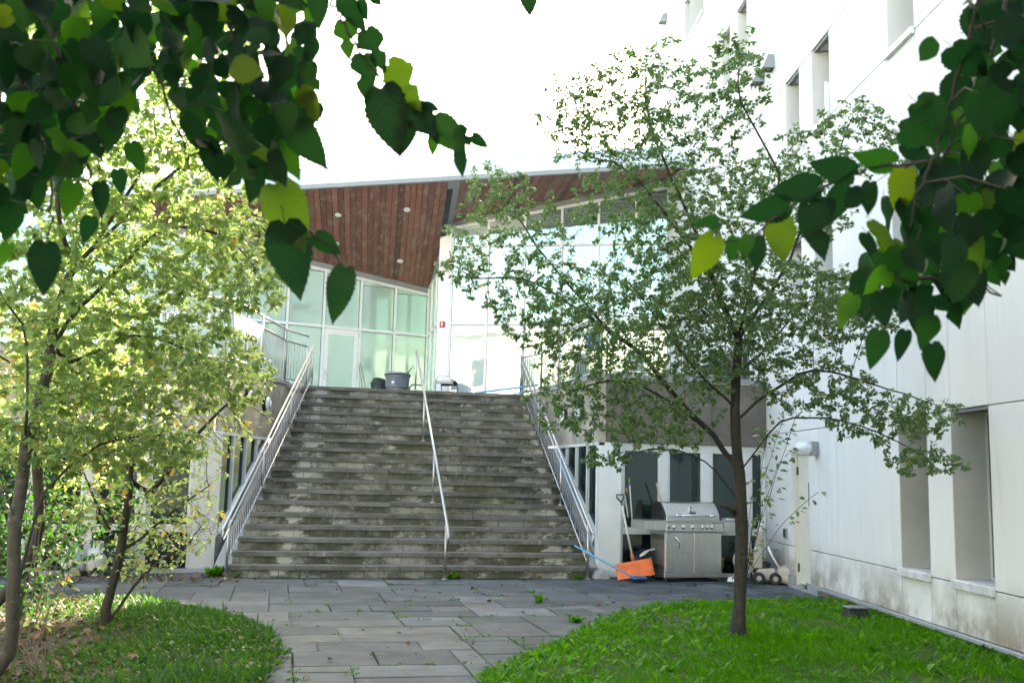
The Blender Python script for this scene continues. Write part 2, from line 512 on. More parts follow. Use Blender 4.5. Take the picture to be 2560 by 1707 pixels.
# ------------------------------------------------------------------ mesh helpers
class MB:
    def __init__(self):
        self.v = []
        self.f = []

    def add(self, vs, fs):
        o = len(self.v)
        self.v += [tuple(p) for p in vs]
        self.f += [tuple(i + o for i in f) for f in fs]
        return self

    def box(self, x0, x1, y0, y1, z0, z1):
        return self.add([(x0, y0, z0), (x1, y0, z0), (x1, y1, z0), (x0, y1, z0), (x0, y0, z1), (x1, y0, z1), (x1, y1, z1), (x0, y1, z1)],
                        [(0, 3, 2, 1), (4, 5, 6, 7), (0, 1, 5, 4), (1, 2, 6, 5), (2, 3, 7, 6), (3, 0, 4, 7)])

    def hexa(self, a, b):
        """two quads (lists of 4 points) joined as a solid"""
        return self.add(list(a) + list(b), [(0, 3, 2, 1), (4, 5, 6, 7), (0, 1, 5, 4), (1, 2, 6, 5), (2, 3, 7, 6), (3, 0, 4, 7)])

    def prism(self, poly, ext):
        n = len(poly)
        ext = Vector(ext)
        vs = [Vector(p) for p in poly] + [Vector(p) + ext for p in poly]
        fs = [tuple(range(n - 1, -1, -1)), tuple(range(n, 2 * n))]
        fs += [(i, (i + 1) % n, n + (i + 1) % n, n + i) for i in range(n)]
        return self.add(vs, fs)

    def tube(self, pts, r, n=8, cap=True):
        pts = [Vector(p) for p in pts]
        rs = r if isinstance(r, (list, tuple)) else [r] * len(pts)
        vs, fs = [], []
        prev = None
        for i, p in enumerate(pts):
            if i == 0:
                t = pts[1] - pts[0]
            elif i == len(pts) - 1:
                t = pts[-1] - pts[-2]
            else:
                t = (pts[i + 1] - p).normalized() + (p - pts[i - 1]).normalized()
            if t.length < 1e-9:
                t = Vector((0, 0, 1))
            t.normalize()
            if prev is None:
                a = t.orthogonal().normalized()
            else:
                a = prev - t * prev.dot(t)
                a = a.normalized() if a.length > 1e-6 else t.orthogonal().normalized()
            prev = a
            b = t.cross(a)
            for k in range(n):
                th = 2 * math.pi * k / n
                vs.append(p + (a * math.cos(th) + b * math.sin(th)) * rs[i])
        for i in range(len(pts) - 1):
            for k in range(n):
                k2 = (k + 1) % n
                fs.append((i * n + k, i * n + k2, (i + 1) * n + k2, (i + 1) * n + k))
        if cap:
            fs.append(tuple(range(n - 1, -1, -1)))
            fs.append(tuple((len(pts) - 1) * n + k for k in range(n)))
        return self.add(vs, fs)

    def lathe(self, c, axis, prof, n=16, cap=True):
        """prof: list of (radius, distance along axis)"""
        c = Vector(c)
        ax = Vector(axis).normalized()
        a = ax.orthogonal().normalized()
        b = ax.cross(a)
        vs, fs = [], []
        for (r, h) in prof:
            for k in range(n):
                th = 2 * math.pi * k / n
                vs.append(c + ax * h + (a * math.cos(th) + b * math.sin(th)) * r)
        for i in range(len(prof) - 1):
            for k in range(n):
                k2 = (k + 1) % n
                fs.append((i * n + k, i * n + k2, (i + 1) * n + k2, (i + 1) * n + k))
        if cap:
            fs.append(tuple(range(n - 1, -1, -1)))
            fs.append(tuple((len(prof) - 1) * n + k for k in range(n)))
        return self.add(vs, fs)

    def mesh(self, name, mat=None, off=None, smooth=False):
        me = bpy.data.meshes.new(name)
        vs = self.v
        if off is not None:
            vs = [(x - off[0], y - off[1], z - off[2]) for x, y, z in vs]
        me.from_pydata(vs, [], self.f)
        me.validate()
        if mat:
            me.materials.append(MATS[mat])
        if smooth:
            me.polygons.foreach_set('use_smooth', [True] * len(me.polygons))
        me.update()
        return me

    def build(self, name, mat, parent=None, bevel=0.0, smooth=False, seg=1):
        """one mesh object; under a parent the vertices are stored relative to the thing's base"""
        off = root_loc(parent)
        me = self.mesh(name, mat, off, smooth)
        o = bpy.data.objects.new(name, me)
        COL.objects.link(o)
        if parent is not None:
            o.parent = parent
        if bevel:
            m = o.modifiers.new("bevel", 'BEVEL')
            m.width = bevel
            m.segments = seg
            m.limit_method = 'ANGLE'
            m.angle_limit = R(40)
        if smooth:
            pass
        return o


def root_loc(p):
    l = Vector((0, 0, 0))
    while p is not None:
        l = l + p.location
        p = p.parent
    return l


def tag(o, label, cat=None, group=None, kind=None):
    o["label"] = label
    if cat:
        o["category"] = cat
    if group:
        o["group"] = group
    if kind:
        o["kind"] = kind
    return o


def thing(name, loc, label, cat, group=None):
    o = bpy.data.objects.new(name, None)
    o.empty_display_size = 0.1
    COL.objects.link(o)
    o.location = Vector(loc)
    return tag(o, label, cat, group)


def place(name, me, parent, loc, rot=None, scale=None):
    """a piece that shares mesh data; loc in world space, rot a 3x3 matrix or z angle"""
    o = bpy.data.objects.new(name, me)
    COL.objects.link(o)
    base = root_loc(parent)
    if parent is not None:
        o.parent = parent
    o.location = Vector(loc) - base
    if rot is not None:
        o.rotation_euler = rot.to_euler() if hasattr(rot, 'to_euler') else (0, 0, rot)
    if scale is not None:
        o.scale = scale
    return o


def unit_box(name, mat, bevel=0.0):
    """1 m cube centred on the origin with chamfered upper rim kept cheap"""
    return MB().box(-.5, .5, -.5, .5, -.5, .5).mesh(name, mat)


def text_mesh(name, body, size, mat, parent, loc, xdir, updir, depth=0.002):
    cu = bpy.data.curves.new(name, 'FONT')
    cu.body = body
    cu.size = size
    cu.align_x = 'CENTER'
    cu.align_y = 'CENTER'
    cu.extrude = depth
    tmp = bpy.data.objects.new(name, cu)
    COL.objects.link(tmp)
    bpy.context.view_layer.update()
    dg = bpy.context.evaluated_depsgraph_get()
    me = bpy.data.meshes.new_from_object(tmp.evaluated_get(dg))
    bpy.data.objects.remove(tmp)
    me.materials.clear()
    me.materials.append(MATS[mat])
    x = Vector(xdir).normalized(); u = Vector(updir).normalized()
    return place(name, me, parent, loc, Matrix((x, u, x.cross(u))).transposed())


class Frame:
    """wall frame: u along the wall, d into the wall, z up"""

    def __init__(self, o, ux, inward):
        self.o = Vector(o); self.u = Vector(ux).normalized(); self.d = Vector(inward).normalized()

    def p(self, u, d, z):
        return self.o + self.u * u + self.d * d + Vector((0, 0, z))

    def box(self, mb, u0, u1, d0, d1, z0, z1):
        P = self.p
        return mb.hexa([P(u0, d0, z0), P(u1, d0, z0), P(u1, d1, z0), P(u0, d1, z0)], [P(u0, d0, z1), P(u1, d0, z1), P(u1, d1, z1), P(u0, d1, z1)])

    def poly(self, mb, pts, d0, d1):
        """(u, z) outline extruded from depth d0 to d1"""
        return mb.prism([self.p(u, d0, z) for u, z in pts], self.d * (d1 - d0))

# ================================================================== the setting
RISE, RUN, OFF = 0.175, 0.28, -0.222
DECK = 3.15
WAZ = 0.19                                             # bearing of the tall white building's wall


def wall_x(y):
    return 4.9 + (y + 2.08) * math.tan(WAZ)


g = MB().box(-400, 400, -400, 400, -0.5, -0.12).build("ground", "ground_earth")
tag(g, "bare earth ground around the courtyard", kind="structure")

RLAWN = [(-0.35, -14.6), (-0.75, -12.0), (-0.95, -9.5), (-0.88, -7.55), (-0.45, -6.9), (-0.07, -6.35), (0.5, -5.55), (1.07, -4.7), (1.5, -4.1), (1.94, -3.68), (2.4, -3.42), (3.2, -3.25), (4.35, -3.12),
         (wall_x(-3.1) - .03, -3.1), (wall_x(-15) - .03, -15)]
LLAWN = [(-2.75, -14.6), (-2.6, -11), (-2.52, -8.5), (-2.45, -7.38), (-2.36, -6.4), (-2.36, -5.76), (-2.48, -5.1), (-2.72, -4.45), (-3.05, -3.85), (-3.48, -3.28), (-3.8, -2.8), (-4.1, -2.52), (-4.7, -2.55), (-6, -2.4), (-9.5, -2.3), (-9.5, -14.6)]


def inside(poly, x, y):
    c = False
    n = len(poly)
    j = n - 1
    for i in range(n):
        xi, yi = poly[i]
        xj, yj = poly[j]
        if (yi > y) != (yj > y) and x < (xj - xi) * (y - yi) / (yj - yi) + xi:
            c = not c
        j = i
    return c


def edge_dist(poly, x, y):
    best = 9.0
    n = len(poly)
    for i in range(n):
        ax, ay = poly[i]
        bx, by = poly[(i + 1) % n]
        dx, dy = bx - ax, by - ay
        t = max(0, min(1, ((x - ax) * dx + (y - ay) * dy) / (dx * dx + dy * dy)))
        best = min(best, math.hypot(x - ax - t * dx, y - ay - t * dy))
    return best


pave = MB().add([(-9.5, -15, -.028), (wall_x(-15) + .2, -15, -.028), (wall_x(1.2) + .2, 1.2, -.028), (-9.5, 1.2, -.028)], [(0, 1, 2, 3)]).build("pavement", "joint_soil")
tag(pave, "bluestone courtyard paving laid in random rectangles", kind="structure")

# flagstones: random rectangles packed on a small grid
stone_meshes = []
for k in range(5):
    mb = MB()
    b = 0.018
    vs = [(-.5, -.5, -.05), (.5, -.5, -.05), (.5, .5, -.05), (-.5, .5, -.05)]
    j = lambda: random.uniform(-.008, .008)
    vs += [(-.5 + j(), -.5 + j(), -.006), (.5 + j(), -.5 + j(), -.006), (.5 + j(), .5 + j(), -.006), (-.5 + j(), .5 + j(), -.006)]
    vs += [(-.5 + b, -.5 + b, 0), (.5 - b, -.5 + b, 0), (.5 - b, .5 - b, 0), (-.5 + b, .5 - b, 0)]
    mb.add(vs, [(0, 1, 5, 4), (1, 2, 6, 5), (2, 3, 7, 6), (3, 0, 4, 7), (4, 5, 9, 8), (5, 6, 10, 9), (6, 7, 11, 10), (7, 4, 8, 11), (8, 9, 10, 11)])
    stone_meshes.append(mb.mesh("flagstone", "flagstone_blue"))
CELL = 0.225
NX, NY = 58, 58
X0, Y0 = -7.2, -12.2
occ = np.zeros((NX, NY), bool)
rs = random.Random(31)
STONES = []
for jy in range(NY - 1, -1, -1):
    for ix in range(NX):
        if occ[ix, jy]:
            continue
        w_, h_ = rs.choice([(2, 2), (3, 2), (4, 2), (4, 3), (5, 2), (3, 1), (2, 1), (3, 3), (4, 2), (5, 3), (3, 2)])
        while w_ > 1 and (ix + w_ > NX or occ[ix:ix + w_, jy].any()):
            w_ -= 1
        h_ = min(h_, jy + 1)
        while h_ > 1 and occ[ix:ix + w_, jy - h_ + 1:jy + 1].any():
            h_ -= 1
        occ[ix:ix + w_, jy - h_ + 1:jy + 1] = True
        x0, x1 = X0 + ix * CELL, X0 + (ix + w_) * CELL
        y1 = Y0 + (jy + 1) * CELL
        y0 = y1 - h_ * CELL
        STONES.append((x0, x1, y0, y1))
nst = 0
for (x0, x1, y0, y1) in STONES:
    cx, cy = (x0 + x1) / 2, (y0 + y1) / 2
    if cy < -10.5 and not (-2.9 < cx < -.3):
        continue
    if cx > wall_x(cy) + .1 or (cy > .0 and not (cx > 2.4 or cx < -3.1)):
        continue
    if cy > .25 and cx > 2.4:
        continue
    if all(inside(P, x, y) and edge_dist(P, x, y) > .12 for P in (RLAWN,) for x in (x0, x1) for y in (y0, y1)):
        continue
    if all(inside(LLAWN, x, y) and edge_dist(LLAWN, x, y) > .12 for x in (x0, x1) for y in (y0, y1)):
        continue
    gap = rs.uniform(.005, .012)
    o = place("flagstone", rs.choice(stone_meshes), pave, (cx, cy, rs.uniform(-.005, .002)), None, (x1 - x0 - gap, y1 - y0 - gap, 1))
    o.rotation_euler = (R(rs.gauss(0, .25)), R(rs.gauss(0, .25)), R(rs.gauss(0, .25)))
    nst += 1
print("flagstones", nst)


def lawn(name, poly, label, zc):
    mb = MB()
    n = len(poly)
    rings = [(0.0, -.03), (0.03, 0.012), (0.12, zc)]
    cx = sum(p[0] for p in poly) / n
    cy = sum(p[1] for p in poly) / n
    vs = []
    for s, z in rings:
        for (x, y) in poly:
            vs.append((x + (cx - x) * s, y + (cy - y) * s, z))
    fs = []
    for r_ in range(len(rings) - 1):
        for i in range(n):
            i2 = (i + 1) % n
            fs.append((r_ * n + i, r_ * n + i2, (r_ + 1) * n + i2, (r_ + 1) * n + i))
    fs.append(tuple((len(rings) - 1) * n + i for i in range(n)))
    mb.add(vs, fs)
    o = mb.build(name, "soil")
    return tag(o, label, kind="structure")


lawn("lawn_soil", RLAWN, "soil bed under the right lawn beside the white wall", .03)
lawn("planting_bed", LLAWN, "dark soil bed under the trees left of the path", .03)

# ------------------------------------------------------------------ staircase
xl = lambda y: -3.12 + (y - OFF) * .2345
XR = 2.30
st = thing("stone_staircase", (0, 0, 0), "wide weathered stone staircase of eighteen steps up to the terrace", "staircase")
tread_m = {}
block_m = unit_box("riser_block", "riser_stone")
tread_unit = MB()
tread_unit.hexa([(-.5, -.5, -.5), (.5, -.5, -.5), (.5, .5, -.5), (-.5, .5, -.5)], [(-.5, -.5, .42), (.5, -.5, .42), (.5, .5, .5), (-.5, .5, .5)])
tread_me = unit_box("tread", "tread_stone")
rs = random.Random(5)
TH = .062
core = MB()
for n in range(1, 19):
    yn = OFF + (n - 1) * RUN
    z = n * RISE
    depth = RUN + .05 if n < 18 else .5
    a, b = xl(yn), XR
    cuts = [a, -.66 + rs.uniform(-.03, .03), .62 + rs.uniform(-.03, .03), b]
    for i in range(3):
        o = place("tread", tread_me, st, ((cuts[i] + cuts[i + 1]) / 2, yn + depth / 2 + rs.uniform(-.006, .006), z - TH / 2 + rs.uniform(-.003, .003)), None,
                  (cuts[i + 1] - cuts[i] - rs.uniform(.006, .014), depth, TH))
        o.rotation_euler = (0, R(rs.gauss(0, .12)), R(rs.gauss(0, .1)))
    # riser blocks under the nosing
    x = a + .02
    while x < b - .02:
        L = rs.choice([.22, .3, .36, .42, .5, .58])
        if b - .02 - (x + L) < .18:
            L = b - .02 - x
        h = RISE - TH
        place("riser_block", block_m, st, (x + L / 2, yn + .035 + .06 + rs.uniform(-.004, .005), z - TH - h / 2), None, (L - rs.uniform(.004, .012), .12, h - .006))
        x += L
    core.hexa([(a + .02, yn + .06, 0), (b - .02, yn + .06, 0), (b - .02, yn + RUN + .1, 0), (a + .02, yn + RUN + .1, 0)],
              [(a + .02, yn + .06, z - TH - .004), (b - .02, yn + .06, z - TH - .004), (b - .02, yn + RUN + .1, z - TH - .004), (a + .02, yn + RUN + .1, z - TH - .004)])
core.build("stair_core", "joint_soil", st)

# sloping concrete strips that close the stairs against the side walls
mb = MB()
zs = lambda y: RISE * (1 + (y - OFF) / RUN)
LC = Vector((-3.32, 0.76, 0))
LSD = Vector((math.sin(R(15.2)), math.cos(R(15.2)), 0))
pl = lambda u: LC + LSD * u
A0, A1 = Vector((xl(-.1) + .01, -.1, 0)), Vector((xl(4.6) + .01, 4.6, 0))
B0, B1 = LC + Vector((.0, -.5, 0)), pl(3.9)
mb.hexa([A0, B0, B1, A1], [A0 + Vector((0, 0, .05)), B0 + Vector((0, 0, .05)), B1 + Vector((0, 0, 3.0)), A1 + Vector((0, 0, 3.0))])
mb.build("stringer", "concrete_grey", st)
mb = MB()
mb.hexa([(XR + .005, -.05, 0), (2.415, -.05, 0), (2.415, 4.55, 0), (XR + .005, 4.55, 0)], [(XR + .005, -.05, .16), (2.415, -.05, .16), (2.415, 4.55, 3.02), (XR + .005, 4.55, 3.02)])
mb.build("stringer", "concrete_grey", st)

# ------------------------------------------------------------------ stair rails
bal_me = MB().tube([(0, 0, -.5), (0, 0, .5)], .0065, 6).mesh("baluster", "baluster_steel", None, True)


def stair_rail(label, xf, balusters):
    t = thing("stair_handrail", (xf(-.285), -.285, 0), label, "handrail", None)
    zn = lambda y: RISE * (1 + (y - OFF) / RUN)
    hA, hB, hC = .72, .57, .10
    P = lambda y, h: Vector((xf(y), y, zn(y) + h))
    posts = [(-.285, 0.0), (1.363, 6 * RISE), (3.04, 12 * RISE), (4.66, DECK)]
    for (y, z) in posts:
        MB().tube([(xf(y), y, z), (xf(y), y, zn(y) + hA)], .019, 10).build("post", "rail_steel", t, smooth=True)
        MB().lathe((xf(y), y, z), (0, 0, 1), [(.045, 0), (.045, .012), (.022, .02)], 14).build("base_plate", "rail_steel", t)
    ext = -.55
    top = [P(4.66, hA), P(ext, hA), P(ext, hA) + Vector((0, 0, -.16)), Vector((xf(-.285), -.285, zn(-.285) + hB))]
    MB().tube(top[:2], .021, 10).build("top_rail", "rail_steel", t, smooth=True)
    MB().tube(top[1:], .017, 8).build("end_loop", "rail_steel", t, smooth=True)
    if balusters:
        MB().tube([P(4.66, hB), P(-.285, hB)], .017, 8).build("middle_rail", "rail_steel", t, smooth=True)
        MB().tube([P(4.66, hC), P(-.285, hC)], .014, 8).build("bottom_rail", "rail_steel", t, smooth=True)
        n = 46
        for i in range(1, n):
            y = -.285 + 4.945 * i / n
            if min(abs(y - p[0]) for p in posts) < .03:
                continue
            place("baluster", bal_me, t, (xf(y), y, zn(y) + (hB + hC) / 2), None, (1, 1, hB - hC))
    return t


stair_rail("steel stair rail with balusters on the left edge of the stairs", lambda y: -3.05 + (y + .1) * .2345, True)
stair_rail("plain steel handrail on posts in the middle of the stairs", lambda y: .0 + .02 * y, False)
stair_rail("steel stair rail with balusters on the right edge of the stairs", lambda y: 2.185 + .012 * y, True)


def guard(label, path, loops=()):
    """terrace guard: two rails, bottom rail, posts at the corners, thin balusters"""
    pts = [Vector((x, y, 0)) for x, y in path]
    t = thing("terrace_guard", (pts[0].x, pts[0].y, DECK), label, "railing")
    zT, zM, zB = 4.13, 3.93, 3.22
    for nm, z, r in (("top_rail", zT, .022), ("middle_rail", zM, .018), ("bottom_rail", zB, .016)):
        MB().tube([p + Vector((0, 0, z)) for p in pts], r, 8).build(nm, "rail_steel", t, smooth=True)
    for a, b in zip(pts, pts[1:]):
        L = (b - a).length
        n = max(1, int(round(L / 1.3)))
        for i in range(n + 1):
            p = a.lerp(b, i / n)
            MB().tube([p + Vector((0, 0, DECK)), p + Vector((0, 0, zT))], .02, 8).build("post", "rail_steel", t, smooth=True)
        m = max(2, int(L / .095))
        for i in range(1, m):
            p = a.lerp(b, i / m)
            place("baluster", bal_me, t, (p.x, p.y, (zM + zB) / 2), None, (1, 1, zM - zB))
    return t


lw = pl(3.33)
guard("steel terrace guard above the lower wing left of the stairs", [(-2.04, 4.72), (lw.x, lw.y), (LC.x + .05, LC.y + .08), (-6.2, .12)])
guard("steel terrace guard above the lower wing behind the barbecue", [(2.3, 4.72), (2.47, 3.9), (2.47, .06), (5.3, .06)])

# ------------------------------------------------------------------ terrace deck
deck = MB().prism([(-9, -.6, 3.08), (-3.36, .72, 3.08), (lw.x - .02, lw.y, 3.08), (-2.12, 4.62, 3.08), (2.43, 4.62, 3.08), (2.43, -.02, 3.08), (5.36, -.02, 3.08), (7.2, 8.7, 3.08), (8.0, 12, 3.08), (6, 17.5, 3.08), (-9, 17.5, 3.08)],
                  (0, 0, .066)).build("terrace", "concrete_grey")
tag(deck, "pale concrete terrace deck at the top of the stairs", kind="structure")


# ------------------------------------------------------------------ lower wings
def wing_side(t, F, ulen, fmat, slope0, slope1, mull):
    """fascia panels over a raking window beside the stairs"""
    k = int(ulen / .48)
    for i in range(k):
        u0, u1 = ulen * i / k, ulen * (i + 1) / k
        F.box(MB(), u0 + .004, u1 - .004, 0, .12, 2.09, 3.10).build("fascia_panel", fmat, t)
    F.box(MB(), 0, ulen, -.03, .14, 3.105, 3.175).build("coping", "flashing_grey", t)
    # head, raking sill and mullions
    zb = lambda u: slope0 + (slope1 - slope0) * u / 2.45
    F.poly(MB(), [(.145, 0), (.145, zb(.145)), (2.45, zb(2.45) - .01), (ulen, 2.07), (ulen, 0)], .02, .14).build("raking_wall", "concrete_grey", t)
    F.poly(MB(), [(0.145, zb(.145)), (0.145, zb(.145) + .05), (2.40, 2.03), (2.45, zb(2.45))], -.02, .10).build("raking_sill", "frame_alu", t)
    F.box(MB(), 0.0, 2.5, -.005, .10, 2.035, 2.085).build("window_head", "frame_alu", t)
    for a in mull:
        F.box(MB(), a - .028, a + .028, 0.0, .10, zb(a) + .04, 2.034).build("mullion", "frame_alu", t)
    for a, b in zip(mull, mull[1:]):
        F.poly(MB(), [(a + .028, zb(a + .028) + .04), (b - .028, zb(b - .028) + .04), (b - .028, 2.034), (a + .028, 2.034)], .045, .055).build("window_pane", "glass_dark", t)


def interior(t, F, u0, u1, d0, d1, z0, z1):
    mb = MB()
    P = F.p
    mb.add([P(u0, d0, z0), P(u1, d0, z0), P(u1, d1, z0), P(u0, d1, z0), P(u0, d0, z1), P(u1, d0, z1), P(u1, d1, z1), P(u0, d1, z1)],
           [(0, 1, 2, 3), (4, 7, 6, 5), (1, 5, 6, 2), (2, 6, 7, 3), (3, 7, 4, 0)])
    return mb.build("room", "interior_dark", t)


# right wing, behind the barbecue
rw_ = thing("lower_wing", (2.42, 0, 0), "low grey wing with tall dark windows behind the barbecue", "building")
FS = Frame((2.42, 0, 0), (0, 1, 0), (1, 0, 0))
wing_side(rw_, FS, 4.5, "fascia_tan", .55, 2.06, [.03, .62, 1.25, 1.85, 2.4])
FF = Frame((2.42, 0, 0), (1, 0, 0), (0, 1, 0))
FEND = wall_x(0.1) - 2.42 - .02
FF.box(MB(), 0.002, .39, 0, .14, 0, 2.085).build("pier", "panel_pale", rw_, bevel=.008)
npan = 6
for i in range(npan):
    u0, u1 = FEND * i / npan, FEND * (i + 1) / npan
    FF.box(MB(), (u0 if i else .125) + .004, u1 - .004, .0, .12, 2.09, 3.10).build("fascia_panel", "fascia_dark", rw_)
FF.box(MB(), -.03, FEND, -.035, .14, 3.106, 3.176).build("coping", "flashing_grey", rw_)
FF.box(MB(), .39, FEND, .05, .14, .66, .735).build("sill_band", "frame_alu", rw_)
FF.box(MB(), .39, FEND, .05, .14, 1.99, 2.085).build("window_head", "frame_alu", rw_)
FF.box(MB(), .39, FEND, .05, .14, 0, .06).build("base_rail", "frame_alu", rw_)
wins = [(.43, 1.05), (1.19, 1.78), (1.93, 2.50), (2.62, FEND - .04)]
edges = [(.39, .43)] + [(a[1], b[0]) for a, b in zip(wins, wins[1:])] + [(FEND - .04, FEND)]
for (a, b) in edges:
    FF.box(MB(), a, b, .03, .14, .736, 1.989).build("window_post", "frame_alu", rw_, bevel=.006)
    FF.box(MB(), a, b, .05, .14, .061, .659).build("window_post", "frame_alu", rw_)
for (a, b) in wins:
    for nm, (q0, q1, z0, z1) in (("a", (a, a + .03, .736, 1.989)), ("b", (b - .03, b, .736, 1.989)), ("c", (a + .03, b - .03, .736, .766)), ("d", (a + .03, b - .03, 1.959, 1.989))):
        FF.box(MB(), q0, q1, .06, .11, z0, z1).build("window_frame", "frame_alu", rw_)
    FF.box(MB(), a + .03, b - .03, .085, .093, .766, 1.959).build("window_pane", "glass_dark", rw_)
    FF.box(MB(), a, b, .095, .103, .061, .659).build("window_pane", "glass_dark", rw_)
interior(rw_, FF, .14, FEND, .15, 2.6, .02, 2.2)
FF.box(MB(), 1.62, 1.74, 1.2, 1.3, .02, 2.19).build("inner_column", "concrete_grey", rw_)

# left wing
lw_ = thing("lower_wing", (LC.x, LC.y, 0), "low pale wing with tall dark windows behind the left trees", "building")
FLS = Frame(LC, LSD, (-math.cos(R(15.2)), math.sin(R(15.2)), 0))
wing_side(lw_, FLS, 3.6, "fascia_tan", .45, 1.95, [.03, .62, 1.25, 1.85, 2.4])
c13, s13 = math.cos(R(13)), math.sin(R(13))
FLF = Frame(LC, (-c13, -s13, 0), (-s13, c13, 0))
LEND = 5.6
FLF.box(MB(), 0.002, .36, 0, .14, 0, 2.085).build("pier", "panel_warm", lw_, bevel=.008)
for i in range(9):
    u0, u1 = LEND * i / 9, LEND * (i + 1) / 9
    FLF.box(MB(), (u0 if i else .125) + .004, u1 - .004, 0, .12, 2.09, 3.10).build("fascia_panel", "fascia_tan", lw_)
FLF.box(MB(), -.03, LEND, -.035, .14, 3.106, 3.176).build("coping", "flashing_grey", lw_)
FLF.box(MB(), .36, LEND, .0, .14, .58, .66).build("sill_band", "panel_warm", lw_)
FLF.box(MB(), .36, LEND, .0, .14, 1.99, 2.085).build("window_head", "panel_warm", lw_)
FLF.box(MB(), -.02, LEND, -.14, .0, 0, .055).build("base_step", "concrete_grey", lw_)
lwins = [(.40, .98), (1.14, 1.72), (1.88, 2.46), (2.62, 3.2), (3.6, 4.3)]
ed = [(.36, .40)] + [(a[1], b[0]) for a, b in zip(lwins, lwins[1:])] + [(4.3, LEND)]
for (a, b) in ed:
    FLF.box(MB(), a, b, .01, .14, .661, 1.989).build("window_post", "panel_warm", lw_, bevel=.006)
    FLF.box(MB(), a, b, .01, .14, .056, .579).build("window_post", "panel_warm", lw_, bevel=.006)
for (a, b) in lwins:
    for (q0, q1, z0, z1) in ((a, a + .03, .661, 1.989), (b - .03, b, .661, 1.989), (a + .03, b - .03, .661, .69), (a + .03, b - .03, 1.96, 1.989)):
        FLF.box(MB(), q0, q1, .04, .10, z0, z1).build("window_frame", "frame_alu", lw_)
    FLF.box(MB(), a + .03, b - .03, .075, .083, .69, 1.96).build("window_pane", "glass_dark", lw_)
    FLF.box(MB(), a, b, .085, .093, .056, .579).build("window_pane", "glass_dark", lw_)
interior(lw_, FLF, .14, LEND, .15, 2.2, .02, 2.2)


# bulkhead lamps on the fascias beside the stairs
def bulkhead(F, u, z, label):
    c = F.p(u, 0, z)
    n = -F.d
    t = thing("bulkhead_lamp", c, label, "lamp", "round bulkhead lamps on the stair side walls")
    MB().lathe(c, n, [(.135, -.002), (.135, .05), (.118, .055)], 24).build("rim", "black_plastic", t)
    MB().lathe(c, n, [(.118, .05), (.113, .075), (.09, .10), (.05, .117), (.001, .122)], 24).build("globe", "lamp_glass", t, smooth=True)
    zz = Vector((0, 0, 1)); s = F.u
    ring = [c + n * .108 + (s * math.cos(a) + zz * math.sin(a)) * .083 for a in [2 * math.pi * i / 24 for i in range(25)]]
    MB().tube(ring, .005, 6).build("guard_ring", "black_plastic", t)


def side_u(F, px, py):
    p = on_plane(px, py, F.o, F.d)
    return (p - F.o).dot(F.u), p.z


for (F, px, py, lab) in ((FS, 1299, 954.5, "round bulkhead lamp right of the stairs, farther from the pier"), (FS, 1336, 945, "round bulkhead lamp right of the stairs, nearer the pale pier"),
                         (FLS, 567, 910, "round bulkhead lamp left of the stairs, nearer the left trees"), (FLS, 607, 926, "round bulkhead lamp left of the stairs, nearer the handrail")):
    u, z = side_u(F, px, py)
    bulkhead(F, u, z, lab)

# ------------------------------------------------------------------ tall white building on the right
FR = Frame((4.9, -2.08, 0), (math.sin(WAZ), math.cos(WAZ), 0), (math.cos(WAZ), -math.sin(WAZ), 0))
tb = thing("white_building", (4.9, -2.08, 0), "tall white panelled building with deep window recesses on the right", "building")
bands = [.12, .59, 2.28, 3.93, 5.15, 6.56, 7.80, 9.20, 10.42, 11.82, 13.04, 15.5]
splits = [-13, -11.2, -9.4, -7.6, -6.3, -5.0, -4.25, -3.71, -3.0, -1.05, -.34, .24, .90, 3.13, 3.80, 4.35, 5.0, 6.6, 8.05, 8.7, 11.2, 14.5]
openw = {1: [(-5.0, -4.25), (-3.71, -3.0), (-9.4, -7.6)], 3: [(-5.0, -4.25), (-3.71, -3.0), (-1.05, -.34), (.24, .90)], 5: [(-3.71, -3.0), (-1.05, -.34), (.24, .90), (-6.3, -5.0)],
         7: [(3.13, 3.80), (4.35, 5.0), (-1.05, -.34), (-3.71, -3.0)], 9: [(8.05, 8.7), (4.35, 5.0), (.24, .90), (6.6, 8.05)]}
TH_ = .40
